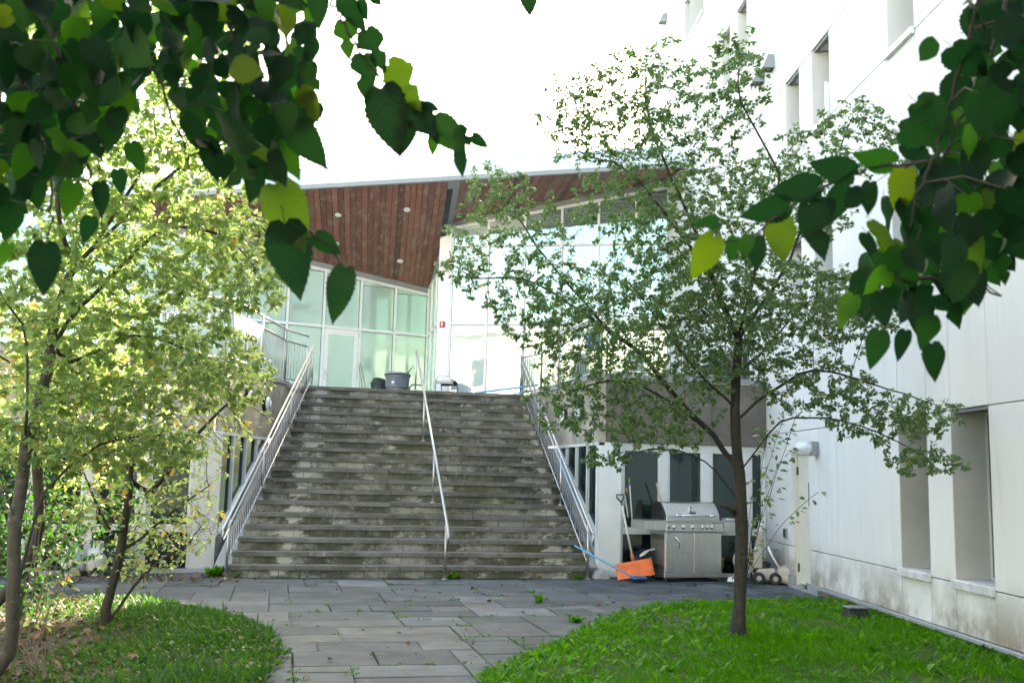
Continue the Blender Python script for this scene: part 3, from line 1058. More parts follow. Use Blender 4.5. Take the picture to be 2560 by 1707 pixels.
for bi, (z0, z1) in enumerate(zip(bands, bands[1:])):
    for s0, s1 in zip(splits, splits[1:]):
        if z1 < 2.3 and s0 > -.35:
            continue
        if z0 < 3.0 and s0 > 3.0:
            continue
        if any(abs(s0 - a) < .01 and abs(s1 - b) < .01 for a, b in openw.get(bi, [])):
            # recessed window: glass at the back, stone sill in front
            FR.box(MB(), s0 + .04, s1 - .04, TH_ - .04, TH_ - .03, z0 + .06, z1 - .04).build("window_pane", "glass_dark", tb)
            FR.box(MB(), s0 + .002, s1 - .002, TH_ - .05, TH_ - .002, z0 + .035, z0 + .06).build("window_frame", "frame_alu", tb)
            FR.box(MB(), s0 + .002, s1 - .002, TH_ - .05, TH_ - .002, z1 - .04, z1 - .007).build("window_frame", "frame_alu", tb)
            FR.box(MB(), s0 + .002, s0 + .04, TH_ - .05, TH_ - .002, z0 + .06, z1 - .04).build("window_frame", "frame_alu", tb)
            FR.box(MB(), s1 - .04, s1 - .002, TH_ - .05, TH_ - .002, z0 + .06, z1 - .04).build("window_frame", "frame_alu", tb)
            FR.box(MB(), s0 - .02, s1 + .02, -.05, -.001, z0 - .05, z0 + .034).build("sill", "marble_sill", tb, bevel=.006)
            FR.box(MB(), s0 + .003, s1 - .003, -.001, TH_ - .05, z0 + .004, z0 + .0345).build("sill_slab", "marble_sill", tb)
            # grey metal lining of the two jambs
            FR.box(MB(), s1 - .009, s1 - .0055, .004, TH_ - .051, z0 + .0355, z1 - .008).build("jamb_lining", "recess_grey" if bi == 1 else "white_wall_paint", tb)
            FR.box(MB(), s0 + .0055, s0 + .009, .004, TH_ - .051, z0 + .0355, z1 - .008).build("jamb_lining", "recess_grey" if bi == 1 else "white_wall_paint", tb)
            # drip grooves of the head
            FR.box(MB(), s0 + .003, s1 - .003, .03, .045, z1 - .03, z1 - .002).build("head_trim", "flashing_grey", tb)
            FR.box(MB(), s0 + .003, s1 - .003, .09, .105, z1 - .03, z1 - .002).build("head_trim", "flashing_grey", tb)
            continue
        FR.box(MB(), s0 + .005, s1 - .005, 0, TH_, z0 + .005, z1 - .005).build("wall_panel", "white_wall_paint", tb, bevel=.004)
# ground floor round the service door
DS0, DS1 = .06, .87
FR.box(MB(), -.335, DS0, 0, TH_, .125, .585).build("wall_panel", "white_wall_paint", tb, bevel=.004)
FR.box(MB(), -.335, DS0, 0, TH_, .595, 2.275).build("wall_panel", "white_wall_paint", tb, bevel=.004)
FR.box(MB(), DS0 + .002, DS1, 0, TH_, 1.985, 2.275).build("wall_panel", "white_wall_paint", tb, bevel=.004)
FR.box(MB(), DS1 + .002, 2.35, 0, TH_, .595, 2.275).build("wall_panel", "white_wall_paint", tb, bevel=.004)
FR.box(MB(), DS1 + .002, 2.35, 0, TH_, .16, .585).build("wall_panel", "white_wall_paint", tb, bevel=.004)
FR.box(MB(), DS1 + .004, 2.3, -.015, .1, -.03, .155).build("plinth", "plinth_metal", tb)
mb = MB(); FR.box(mb, -13, 14.5, TH_ + .005, 9, .0, 15.3); mb.build("wall_core", "interior_dark", tb)
FR.box(MB(), -13, 14.5, -.03, 9, 15.51, 15.62).build("roof_coping", "parapet_metal", tb)
FR.box(MB(), -13, -.33, .02, TH_, -.12, .075).build("plinth", "plinth_concrete", tb)
FR.box(MB(), -13, -.34, -.045, .03, .076, .118).build("plinth_ledge", "plinth_metal", tb, bevel=.005)
FR.box(MB(), -.36, DS0 - .002, -.05, .1, -.1, .123).build("plinth_end", "plinth_metal", tb)
# service door
FR.box(MB(), DS0 + .03, DS1 - .03, .10, .145, .05, 1.94).build("door", "door_cream", tb, bevel=.004)
dr = [o for o in tb.children if o.name.startswith("door")][0]
FR.box(MB(), DS0 + .002, DS0 + .03, .06, .16, .03, 1.98).build("door_frame", "door_cream", tb)
FR.box(MB(), DS1 - .03, DS1 - .002, .06, .16, .03, 1.98).build("door_frame", "door_cream", tb)
FR.box(MB(), DS0 + .03, DS1 - .03, .06, .16, 1.942, 1.98).build("door_frame", "door_cream", tb)
FR.box(MB(), DS0, DS1, -.06, .16, -.01, .028).build("threshold", "concrete_grey", tb)
FR.box(MB(), DS0 + .10, DS0 + .30, .088, .0995, 1.16, 1.56).build("vision_frame", "frame_alu", dr)
FR.box(MB(), DS0 + .13, DS0 + .27, .080, .0875, 1.19, 1.53).build("vision_pane", "glass_dark", dr)
FR.box(MB(), DS1 - .05, DS1 - .02, .075, .099, .22, .34).build("hinge", "rust", dr)
FR.box(MB(), DS1 - .05, DS1 - .02, .075, .099, 1.64, 1.76).build("hinge", "rust", dr)
MB().tube([FR.p(DS0 + .06, .10, .93), FR.p(DS0 + .06, .05, .93), FR.p(DS0 + .16, .045, .93)], .011, 8).build("handle", "rail_steel", dr)
# open casement in one upper recess
cas = MB(); FR.box(cas, -1.03, -1.0, -.05, .33, 6.62, 7.05); cas.build("open_casement", "frame_white", tb)
FR.box(MB(), -.999, -.99, -.02, .30, 6.66, 7.01).build("casement_pane", "glass_teal", tb)


def hood_lamp(s, z, label):
    t = thing("wall_hood_lamp", FR.p(s, 0, z), label, "lamp", "metal hood lamps high on the white wall")
    P = FR.p
    h = .24
    mb = MB()
    top = [P(s - .075, -.10, z + h), P(s + .075, -.10, z + h), P(s + .075, -.002, z + h), P(s - .075, -.002, z + h)]
    bot = [P(s - .11, -.20, z), P(s + .11, -.20, z), P(s + .11, -.002, z), P(s - .11, -.002, z)]
    mb.add(bot + top, [(4, 5, 6, 7), (0, 1, 5, 4), (1, 2, 6, 5), (2, 3, 7, 6), (3, 0, 4, 7)])
    o = mb.build("hood", "flashing_grey", t)
    m = o.modifiers.new("thick", 'SOLIDIFY'); m.thickness = .01; m.offset = -1
    bt = [P(s - .10, -.19, z + .02), P(s + .10, -.19, z + .02), P(s + .10, -.015, z + .02), P(s - .10, -.015, z + .02)]
    MB().prism(bt, (0, 0, .01)).build("diffuser", "black_plastic", t)


hood_lamp(2.15, 8.30, "grey metal hood lamp high on the white wall, farther of the pair")
hood_lamp(1.55, 8.30, "grey metal hood lamp high on the white wall, nearer of the pair")
hood_lamp(11.0, 13.6, "grey metal hood lamp at the far top of the white wall")

# caged jar lamp by the door
c = FR.p(-.30, 0, 2.0)
t = thing("caged_wall_lamp", c, "caged glass wall lamp on the white wall above the cream door", "lamp")
FR.box(MB(), -.38, -.22, -.10, -.002, 1.90, 2.10).build("back_box", "plinth_metal", t, bevel=.01)
ax = -FR.d
MB().lathe(FR.p(-.30, -.10, 2.0), ax, [(.085, 0), (.09, .06), (.085, .14), (.06, .19), (.02, .21)], 16).build("jar", "lamp_glass", t, smooth=True)
for k in range(6):
    a = math.pi * k / 3
    dv = FR.u * math.cos(a) + Vector((0, 0, 1)) * math.sin(a)
    MB().tube([FR.p(-.30, -.10, 2.0) + dv * .097, FR.p(-.30, -.24, 2.0) + dv * .095, FR.p(-.30, -.32, 2.0) + dv * .03], .005, 5).build("cage_bar", "frame_alu", t)
ring = [FR.p(-.30, -.17, 2.0) + (FR.u * math.cos(2 * math.pi * i / 16) + Vector((0, 0, 1)) * math.sin(2 * math.pi * i / 16)) * .1 for i in range(17)]
MB().tube(ring, .005, 5).build("cage_ring", "frame_alu", t)

# spigot and outlet box on the far white panel
t = thing("wall_spigot", FR.p(1.45, 0, .42), "small grey garden tap on the white wall behind the hose reel", "tap")
MB().tube([FR.p(1.45, 0, .42), FR.p(1.45, -.12, .42), FR.p(1.45, -.15, .36)], .016, 8).build("spout", "plinth_metal", t)
MB().lathe(FR.p(1.45, -.08, .42), (0, 0, 1), [(.012, 0), (.012, .06), (.045, .062), (.045, .075), (.005, .08)], 12).build("tap_wheel", "plinth_metal", t)
t = thing("outlet_box", FR.p(1.12, 0, .75), "small dark electrical outlet box on the white wall", "outlet")
FR.box(MB(), 1.06, 1.18, -.03, -.002, .68, .84).build("back_box", "plinth_metal", t, bevel=.005)
FR.box(MB(), 1.08, 1.16, -.045, -.031, .70, .82).build("cover", "black_plastic", t, bevel=.004)

# ------------------------------------------------------------------ glass pavilion on the terrace
pv = thing("glass_pavilion", (0, 11, DECK), "glass pavilion on the terrace under a folded redwood soffit", "building")
th = R(14.5)
GL = Frame((-1.43, 12.78, 0), (math.cos(th), math.sin(th), 0), (-math.sin(th), math.cos(th), 0))
headL = lambda u: 7.45 - .118 * (u + 2.35)
mul = [-9.4, -8.36, -7.32, -6.28, -5.24, -4.2, -3.16, -2.12, -1.1, -.08, .98, 2.01, 3.03]
ZT = 5.49
for u in mul:
    GL.poly(MB(), [(u - .032, 3.15), (u + .032, 3.15), (u + .032, headL(u + .032) - .08), (u - .032, headL(u - .032) - .08)], -.06, .07).build("mullion", "frame_white", pv)
for i, (a, b) in enumerate(zip(mul, mul[1:])):
    a_, b_ = a + .032, b - .032
    GL.box(MB(), a_, b_, -.05, .06, ZT - .035, ZT + .035).build("transom", "frame_white", pv)
    GL.poly(MB(), [(a_, headL(a_) - .16), (b_, headL(b_) - .16), (b_, headL(b_) - .08), (a_, headL(a_) - .08)], -.05, .06).build("head_frame", "frame_white", pv)
    GL.poly(MB(), [(a_, ZT + .035), (b_, ZT + .035), (b_, headL(b_) - .16), (a_, headL(a_) - .16)], .0, .012).build("window_pane", "glass_mint", pv)
    gk = MB()
    for z0, z1 in ((3.24, ZT - .035), (ZT + .035, min(headL(a_), headL(b_)) - .16)):
        if i == 9 and z0 < 4:
            continue
        GL.box(gk, a_, a_ + .012, -.012, -.001, z0, z1); GL.box(gk, b_ - .012, b_, -.012, -.001, z0, z1)
        GL.box(gk, a_ + .012, b_ - .012, -.012, -.001, z1 - .014, z1)
    gk.build("gasket", "black_rubber", pv)
    # roller blinds hang behind the upper panes
    GL.poly(MB(), [(a_ + .03, ZT + .05 + .1 * random.random()), (b_ - .03, ZT + .05 + .1 * random.random()), (b_ - .03, headL(b_) - .2), (a_ + .03, headL(a_) - .2)], .16, .165).build("roller_blind", "blind_white", pv)
    if i == 9:
        continue
    GL.box(MB(), a_, b_, -.05, .06, 3.15, 3.24).build("sill", "frame_white", pv)
    GL.box(MB(), a_, b_, .0, .012, 3.24, ZT - .035).build("window_pane", "glass_mint", pv)
GL.poly(MB(), [(-9.5, headL(-9.5) - .08), (3.06, headL(3.06) - .08), (3.06, headL(3.06) + .12), (-9.5, headL(-9.5) + .12)], -.04, .08).build("head_flashing", "flashing_grey", pv)
# glazed door
a, b = -.048, .948
dz1 = ZT - .04
dpos = (a, b)
dl = MB()
for (q0, q1, z0, z1) in ((a + .01, a + .13, 3.17, dz1 - .03), (b - .13, b - .01, 3.17, dz1 - .03), (a + .13, b - .13, dz1 - .17, dz1 - .03), (a + .13, b - .13, 3.17, 3.42)):
    GL.box(dl, q0, q1, -.055, .0, z0, z1)
dl = dl.build("glazed_door", "frame_white", pv)
GL.box(MB(), a + .131, b - .131, -.03, -.02, 3.42, dz1 - .17).build("door_pane", "glass_mint", dl)
GL.box(MB(), a + .03, a + .10, -.068, -.056, 4.02, 4.32).build("lock_plate", "frame_alu", dl)
MB().tube([GL.p(a + .065, -.06, 4.2), GL.p(a + .065, -.12, 4.2), GL.p(a + .19, -.125, 4.2)], .012, 8).build("handle", "chrome", dl)
for z in (3.5, 4.5, 5.25):
    GL.box(MB(), b - .012, b + .012, -.075, -.056, z, z + .12).build("hinge", "frame_alu", dl)
# venetian blinds and notices behind the lower panes
slat_me = MB().box(-.5, .5, -.012, .012, -.0015, .0015).mesh("blind_slat", "blind_white")
for (a, b, zt, zb_) in ((-.04, .94, 4.95, 3.3), (1.06, 1.94, 4.85, 4.35)):
    z = zb_
    while z < zt:
        o = place("blind_slat", slat_me, pv, GL.p((a + b) / 2, .12, z), th, (b - a - .16, 1.6, 1))
        o.rotation_euler = (R(35), 0, th)
        z += .05
for (u0, u1, z0, z1, mt) in ((1.12, 1.38, 4.35, 4.72, "paper_mint"), (1.66, 1.92, 4.38, 4.75, "paper_mint"), (1.42, 1.70, 3.95, 4.34, "paper_mint"), (2.42, 2.75, 4.3, 4.65, "paper_mint"), (2.12, 2.42, 3.98, 4.28, "paper_yellow")):
    GL.box(MB(), u0, u1, .016, .02, z0, z1).build("notice", mt, pv)
mb = MB()
P = GL.p
mb.add([P(-9.5, 4.2, 3.15), P(5.0, 4.2, 3.15), P(5.0, 4.2, 8.4), P(-9.5, 4.2, 8.4)], [(0, 1, 2, 3)])
mb.build("room_back_wall", "interior_white", pv)

# short glazed return between the two glass walls
c0 = GL.p(3.06, 0, 0)
WC = Vector((1.46, 10.77, 0))
rd = (WC - c0); rl = rd.length; rd.normalize()
GR = Frame(c0, rd, (rd.y * -1, rd.x, 0))
if GR.d.x < 0:
    GR.d = -GR.d
for u in (.03, .95, 1.9, rl - .05):
    GR.box(MB(), u - .03, u + .03, -.05, .05, 3.15, 6.95).build("mullion", "frame_white", pv)
for a, b in ((.06, .92), (.98, 1.87), (1.93, rl - .08)):
    for z0, z1 in ((3.15, 3.23), (ZT - .03, ZT + .03), (6.87, 6.95)):
        GR.box(MB(), a, b, -.04, .04, z0, z1).build("transom", "frame_white", pv)
    GR.box(MB(), a, b, .0, .01, 3.23, ZT - .03).build("window_pane", "glass_mint", pv)
    GR.box(MB(), a, b, .0, .01, ZT + .03, 6.87).build("window_pane", "glass_mint", pv)
GR.box(MB(), 0, rl, -.02, .05, 6.951, 8.2).build("return_fascia", "flashing_grey", pv)

# right-hand glass wall
t2 = R(-22)
GG = Frame(WC, (math.cos(t2), math.sin(t2), 0), (-math.sin(t2), math.cos(t2), 0))
headR = lambda u: 8.15 + .175 * (u - .3)
GG.poly(MB(), [(-.06, 3.15), (.26, 3.15), (.26, headR(.26)), (-.06, headR(-.06))], -.08, .25).build("white_column", "column_white", pv)
mur = [.28, 1.25, 2.22, 3.2, 4.16, 5.13, 6.1]
for u in mur:
    GG.poly(MB(), [(u - .03, 3.15), (u + .03, 3.15), (u + .03, headR(u) - .08), (u - .03, headR(u) - .08)], -.05, .07).build("mullion", "frame_white", pv)
for i, (a, b) in enumerate(zip(mur, mur[1:])):
    a_, b_ = a + .03, b - .03
    mt = "glass_white" if i < 2 else "glass_teal"
    for z in (5.45, 7.55):
        GG.box(MB(), a_, b_, -.04, .06, z - .03, z + .03).build("transom", "frame_white", pv)
    GG.box(MB(), a_, b_, -.04, .06, 3.15, 3.22).build("sill", "frame_white", pv)
    GG.poly(MB(), [(a_, headR(a_) - .15), (b_, headR(b_) - .15), (b_, headR(b_) - .08), (a_, headR(a_) - .08)], -.04, .06).build("head_frame", "frame_white", pv)
    GG.box(MB(), a_, b_, 0, .012, 3.22, 5.42).build("window_pane", mt, pv)
    GG.box(MB(), a_, b_, 0, .012, 5.48, 7.52).build("window_pane", mt, pv)
    GG.poly(MB(), [(a_, 7.58), (b_, 7.58), (b_, headR(b_) - .15), (a_, headR(a_) - .15)], 0, .012).build("window_pane", "glass_teal" if i > 1 else mt, pv)
    gk = MB()
    for z0, z1 in ((3.22, 5.42), (5.48, 7.52), (7.58, headR(a_) - .15)):
        GG.box(gk, a_, a_ + .010, -.012, -.001, z0, z1)
        GG.box(gk, a_ + .010, b_, -.012, -.001, z1 - .012, z1)
    gk.build("gasket", "flashing_grey", pv)
    if i < 2:
        GG.box(MB(), a_, b_, .10, .12, 3.2, headR(a_) - .1).build("reflection_screen", "reflection_backing", pv)  # added white sheet, stands in for the sunlit house mirrored in these panes
GG.poly(MB(), [(.26, headR(.26) - .08), (6.4, headR(6.4) - .08), (6.4, headR(6.4) + .1), (.26, headR(.26) + .1)], -.05, .08).build("head_flashing", "flashing_grey", pv)
mb = MB(); GG.box(mb, 2.3, 6.3, 3.0, 3.05, 3.2, 9.0); mb.build("room_back_wall", "interior_white", pv)

# folded soffit: redwood planks from the eave back to the two glass walls
EV = at(1147 / KS, 448 / KS, 24.0)
ea = R(-18)
ED = Vector((math.cos(ea), math.sin(ea), 0))
eave = lambda u: Vector((EV.x + ED.x * u, EV.y + ED.y * u, EV.z + .058 * u))
PD = Vector((math.sin(R(5.1)), math.cos(R(5.1)), 0))


def hit(F, p):
    """plan distance along PD from p to the wall line of frame F"""
    return (F.o - p).dot(F.d) / PD.dot(F.d)


rs = random.Random(12)


def plank(u0, u1, F, head):
    def foot(u):
        e = eave(u)
        k = hit(F, e)
        q = e + PD * k
        uu = (q - F.o).dot(F.u)
        q.z = head(uu) + .06
        return e, q
    e0, q0 = foot(u0 + .0055)
    e1, q1 = foot(u1 - .0055)
    dz = Vector((0, 0, rs.uniform(-.008, .012)))
    tk = Vector((0, 0, .03))
    # local frame along the plank so that the grain runs lengthwise
    c = (e0 + e1 + q0 + q1) / 4
    mb = MB().hexa([e0 + dz, e1 + dz, q1 + dz, q0 + dz], [e0 + dz + tk, e1 + dz + tk, q1 + dz + tk, q0 + dz + tk])
    me = mb.mesh("soffit_plank", "soffit_redwood", c)
    return place("soffit_plank", me, pv, c)


PW = .152
u = -8.6
while u < -.32:
    plank(u, u + PW, GL, headL)
    u += PW
u = .06
while u < 5.6:
    plank(u, u + PW, GG, headR)
    u += PW
# backing above the planks so that no light falls through the joints
for (ua, ub, F, hd) in ((-8.6, -.1, GL, headL), (.0, 5.8, GG, headR)):
    mb = MB(); n = 14
    vs = []
    for i in range(n + 1):
        uu = ua + (ub - ua) * i / n
        e = eave(uu); q = e + PD * hit(F, e); q.z = hd((q - F.o).dot(F.u)) + .06
        vs += [e + Vector((0, 0, .05)), q + Vector((0, 0, .05))]
    mb.add(vs, [(2 * i, 2 * i + 1, 2 * i + 3, 2 * i + 2) for i in range(n)])
    mb.build("soffit_backing", "interior_dark", pv)
# grey valley flashing between the folds
e0, e1 = eave(-.30), eave(.05)
q0, q1 = GG.p(-.06, -.09, headR(0)), GG.p(.27, -.09, headR(.27))
dn = Vector((0, 0, -.02))
MB().hexa([e0 + dn, e1 + dn, q1 + dn, q0 + dn], [e0 + Vector((0, 0, .04)), e1 + Vector((0, 0, .04)), q1 + Vector((0, 0, .04)), q0 + Vector((0, 0, .04))]).build("valley_flashing", "flashing_grey", pv)
# upright grey strip closing the step between the two folds
e_ = eave(-.29); f_ = e_ + PD * (hit(GL, e_) - .02); f_.z = headL(3.05) + .06
up1, up2 = Vector((0, 0, .0)), Vector((0, 0, 8.62))
MB().hexa([e_, e_ + Vector((.02, 0, 0)), f_ + Vector((.02, 0, 0)), f_], [Vector((e_.x, e_.y, e_.z + .04)), Vector((e_.x + .02, e_.y, e_.z + .04)), Vector((f_.x + .02, f_.y, 8.5)), Vector((f_.x, f_.y, 8.5))]).build("fold_strip", "flashing_grey", pv)
# eave edge, parapet and roof
back = Vector((-ED.y, ED.x, 0))
A, B = eave(-8.8), eave(5.9)
for nm, mt, z0, z1, o0, o1 in (("eave_edge", "flashing_grey", -.03, .07, -.05, .06), ("parapet", "parapet_metal", .071, .50, -.02, .2)):
    q = lambda p, o, z: p + back * o + Vector((0, 0, z))
    MB().hexa([q(A, o0, z0), q(B, o0, z0), q(B, o1, z0), q(A, o1, z0)], [q(A, o0, z1), q(B, o0, z1), q(B, o1, z1), q(A, o1, z1)]).build(nm, mt, pv)
for i in range(9):
    p = eave(-8 + i * 1.6)
    MB().tube([p + back * -.025 + Vector((0, 0, .08)), p + back * -.025 + Vector((0, 0, .49))], .006, 4).build("parapet_seam", "parapet_metal", pv)
mb = MB()
mb.add([A + Vector((0, 0, .3)) + back * .1, B + Vector((0, 0, .3)) + back * .1, B + back * 12 + Vector((0, 0, .3)), A + back * 12 + Vector((0, 0, .3))], [(0, 1, 2, 3)])
mb.build("roof", "parapet_metal", pv)

# downlights in the soffit
pn = (eave(-.32) - eave(-6)).cross(GL.p(3, 0, headL(3) + .06) - eave(-.32)).normalized()
for (x, y) in ((577, 507), (777, 494), (935, 482), (772, 560), (919, 600), (470, 520)):
    p = on_plane(x, y, eave(-.32), pn)
    nn = pn if pn.z < 0 else -pn
    e = MB().lathe(p + nn * .0, nn, [(.085, -.02), (.085, .012), (.07, .016), (.066, .0)], 18, cap=False).build("downlight_rim", "frame_white", pv)
    MB().lathe(p, nn, [(.068, -.01), (.068, .004), (.03, .006), (.001, .006)], 18).build("downlight_lens", "lamp_glass", e)

# fire alarm strobe on the white column
p = GG.p(.09, -.08, 5.42)
t = thing("fire_alarm", p, "small red fire alarm strobe on the white column", "alarm")
GG.box(MB(), .02, .16, -.13, -.081, 5.34, 5.50).build("housing", "red_paint", t, bevel=.01)
GG.box(MB(), .065, .105, -.145, -.131, 5.37, 5.47).build("strobe_lens", "white_plastic", t, bevel=.005)

# ------------------------------------------------------------------ sunlit house behind the camera, seen in the glass
nb = thing("neighbour_house", (-22, -25, 0), "long cream rendered house across the garden, mirrored in the glass wall", "building")
NF = Frame((-46, -25, 0), (1, 0, 0), (0, -1, 0))
NF.box(MB(), 0, 44, 0, 10, -.1, 11).build("wall", "neighbour_render", nb)
for i in range(11):
    for j in range(3):
        NF.box(MB(), 1.5 + i * 3.9, 2.7 + i * 3.9, -.06, -.005, 1.2 + j * 3.2, 3.0 + j * 3.2).build("window", "glass_dark", nb)
        NF.box(MB(), 1.35 + i * 3.9, 2.85 + i * 3.9, -.12, -.007, 3.02 + j * 3.2, 3.2 + j * 3.2).build("lintel", "frame_white", nb)
NF.box(MB(), -.4, 44.4, -.4, 10.4, 11.01, 11.5).build("roof", "flashing_grey", nb)

# ================================================================== things standing about
def onz(x, y, z=0.0):
    """ground point (height z) at source pixel of the survey photo grid (2560 wide)"""
    return on_plane(x / KS, y / KS, (0, 0, z), Vector((0, 0, 1)))


def atp(x, y, D):
    return at(x / KS, y / KS, D)


# ------------------------------------------------------------------ gas barbecue
gf = Frame((3.30, -.60, 0), (math.cos(R(5)), math.sin(R(5)), 0), (-math.sin(R(5)), math.cos(R(5)), 0))
bbq = thing("gas_barbecue", gf.p(.48, .27, 0), "stainless steel gas barbecue with closed lid by the dark windows", "barbecue")
BW, BD = .97, .50
B = lambda *a: gf.box(MB(), *a)
B(0.0, BW, 0.02, BD, .12, .735).build("cabinet", "grill_steel", bbq)
B(-.012, BW + .012, -.005, BD + .01, .055, .118).build("base_rail", "grill_steel", bbq, bevel=.006)
for (u, d) in ((.03, .03), (BW - .03, .03), (.03, BD - .03), (BW - .03, BD - .03)):
    MB().lathe(gf.p(u, d, 0), (0, 0, 1), [(.022, 0), (.022, .03), (.012, .055)], 12).build("foot", "black_plastic", bbq)
for (u0, u1, z0, z1) in ((.012, .475, .435, .725), (.012, .475, .13, .425), (.487, BW - .012, .13, .725)):
    o = B(u0, u1, -.004, .0195, z0, z1).build("cabinet_door", "grill_steel", bbq, bevel=.004)
    if z0 > .4:
        pts = [gf.p(.15 + .03 * math.sin(k / 8 * math.pi) + .06 * k / 8, -.03 - .035 * math.sin(k / 8 * math.pi), .67 - .17 * k / 8) for k in range(9)]
        MB().tube(pts, .011, 8).build("door_handle", "chrome", o, smooth=True)
for k in range(9):
    for z in (.17, .62):
        B(-.004, -.0005, .05 + k * .045, .065 + k * .045, z, z + .07).build("vent_slot", "black_plastic", bbq)
# control panel and shelves
P = gf.p
gf.poly(MB(), [(-.002, .745), (BW + .002, .745), (BW + .002, .885), (-.002, .885)], -.05, .02).build("control_panel", "grill_steel", bbq, bevel=.008)
B(-.004, BW + .004, -.055, BD + .02, .887, .915).build("cook_box_rim", "grill_steel", bbq, bevel=.006)
for nm, u0, u1 in (("left_shelf", -.345, -.006), ("right_shelf", BW + .006, BW + .345)):
    o = B(u0, u1, -.045, BD - .02, .875, .905).build("side_shelf", "grill_steel", bbq, bevel=.006)
    B(u0, u1, -.052, -.046, .765, .904).build("shelf_apron", "grill_steel", o)
    e = u0 if u0 < 0 else u1 - .008
    B(e, e + .008, -.045, BD - .02, .765, .874).build("shelf_end", "grill_steel", o)
for u in (.13, .29, .45, .61, .69, .775):
    c = P(u, -.05, .815)
    o = MB().lathe(c, -gf.d, [(.034, 0), (.034, .008), (.026, .012)], 18).build("knob_ring", "chrome", bbq, smooth=False)
    MB().lathe(c, -gf.d, [(.024, .008), (.024, .04), (.02, .046), (.001, .047)], 18).build("knob", "grill_steel", o)
c = P(1.2, -.052, .83)
MB().lathe(c, -gf.d, [(.024, 0), (.024, .04), (.02, .046), (.001, .047)], 18).build("knob", "grill_steel", bbq)
B(.03, .05, -.0535, -.0505, .785, .82).build("igniter", "black_plastic", bbq)
# lid: barrel profile swept across
prof = [(.015, .918), (.02, .99), (.045, 1.03), (.10, 1.10), (.17, 1.165), (.26, 1.19), (.36, 1.18), (.44, 1.12), (.475, 1.02), (.48, .918)]


def lid_shape(u0, u1, k=0.0):
    mb = MB()
    n = len(prof)
    vs = [P(u0, d, z - k) for d, z in prof] + [P(u1, d, z - k) for d, z in prof]
    fs = [(i, i + 1, n + i + 1, n + i) for i in range(n - 1)] + [tuple(range(n - 1, -1, -1)), tuple(range(n, 2 * n))]
    return mb.add(vs, fs)


lid = lid_shape(.03, BW - .03).build("lid", "grill_steel", bbq, bevel=.006)
lid_shape(.0, .03).build("lid_end", "black_plastic", bbq, bevel=.008)
lid_shape(BW - .03, BW).build("lid_end", "black_plastic", bbq, bevel=.008)
MB().tube([P(.20, -.045, .985), P(.78, -.045, .985)], .014, 10).build("lid_handle", "chrome", lid, smooth=True)
for u in (.20, .78):
    MB().lathe(P(u - .04, -.045, .985), gf.u, [(.022, 0), (.026, .01), (.026, .08), (.018, .09)], 14).build("handle_boss", "chrome", lid, smooth=True)
    MB().tube([P(u, -.045, .985), P(u, .02, .975)], .012, 8).build("handle_stem", "chrome", lid)
nn = (-gf.d * .85 + Vector((0, 0, .62))).normalized()
c = P(.47, .085, 1.095) + nn * .002
MB().lathe(c, nn, [(.034, -.01), (.034, .012), (.028, .014), (.001, .014)], 20).build("thermometer", "chrome", lid)
MB().lathe(c, nn, [(.02, .0142), (.001, .0146)], 16, cap=False).build("dial", "black_plastic", lid)
u2 = nn.cross(gf.u).normalized()
u2 = u2 if u2.z > 0 else -u2
c2 = P(.49, .038, 1.035) + nn * .006
hw, hh = .045, .017
MB().prism([c2 - gf.u * hw - u2 * hh, c2 + gf.u * hw - u2 * hh, c2 + gf.u * hw + u2 * hh, c2 - gf.u * hw + u2 * hh], nn * .006).build("badge", "black_plastic", lid)
text_mesh("badge_letters", "NEXG", .03, "print_white", lid, c2 + nn * .0075, gf.u, u2, .0008)
# side burner cover on the right shelf
mb = MB()
sb = [P(BW + .05, .06, .907), P(BW + .31, .06, .907), P(BW + .31, .42, .907), P(BW + .05, .42, .907)]
tp = [P(BW + .065, .085, .945), P(BW + .295, .085, .945), P(BW + .295, .4, .945), P(BW + .065, .4, .945)]
mb.hexa(sb, tp).build("side_burner_lid", "grill_steel", bbq, bevel=.01)
MB().tube([P(BW + .10, .07, .93), P(BW + .10, .035, .945), P(BW + .26, .035, .945), P(BW + .26, .07, .93)], .009, 8).build("burner_handle", "chrome", bbq, smooth=True)

# ------------------------------------------------------------------ orange snow shovel
sh = thing("snow_shovel", onz(1590, 1442), "orange snow shovel with pale shaft leaning beside the barbecue", "shovel")
TL, TR, BR, BL = atp(1537, 1410, 15.22), atp(1629, 1393, 15.22), atp(1638, 1436, 15.02), atp(1545, 1450, 15.02)
nx_, ny_ = 12, 6
vs, fs = [], []
face = ((TR - TL).cross(BL - TL)).normalized()
if face.dot(CAM - TL) < 0:
    face = -face
for j in range(ny_ + 1):
    for i in range(nx_ + 1):
        a, b = i / nx_, j / ny_
        p = TL.lerp(TR, a).lerp(BL.lerp(BR, a), b)
        p = p - face * (.07 * math.sin(math.pi * b) * .8) + face * (.004 if i in (3, 6, 9) else 0) * math.sin(math.pi * min(1, b * 1.3))
        vs.append(p)
for j in range(ny_):
    for i in range(nx_):
        q = j * (nx_ + 1) + i
        fs.append((q, q + 1, q + nx_ + 2, q + nx_ + 1))
o = MB().add(vs, fs).build("scoop", "orange_plastic", sh, smooth=True)
m = o.modifiers.new("thick", 'SOLIDIFY'); m.thickness = .006
s0, s1 = atp(1583, 1402, 15.24), atp(1555, 1263, 15.48)
MB().tube([s0, s0.lerp(s1, .12)], .024, 10).build("socket", "orange_plastic", sh, smooth=True)
MB().tube([s0.lerp(s1, .1), s1], .017, 10).build("shaft", "pole_pale", sh, smooth=True)
ax = (s1 - s0).normalized()
sd_ = rt
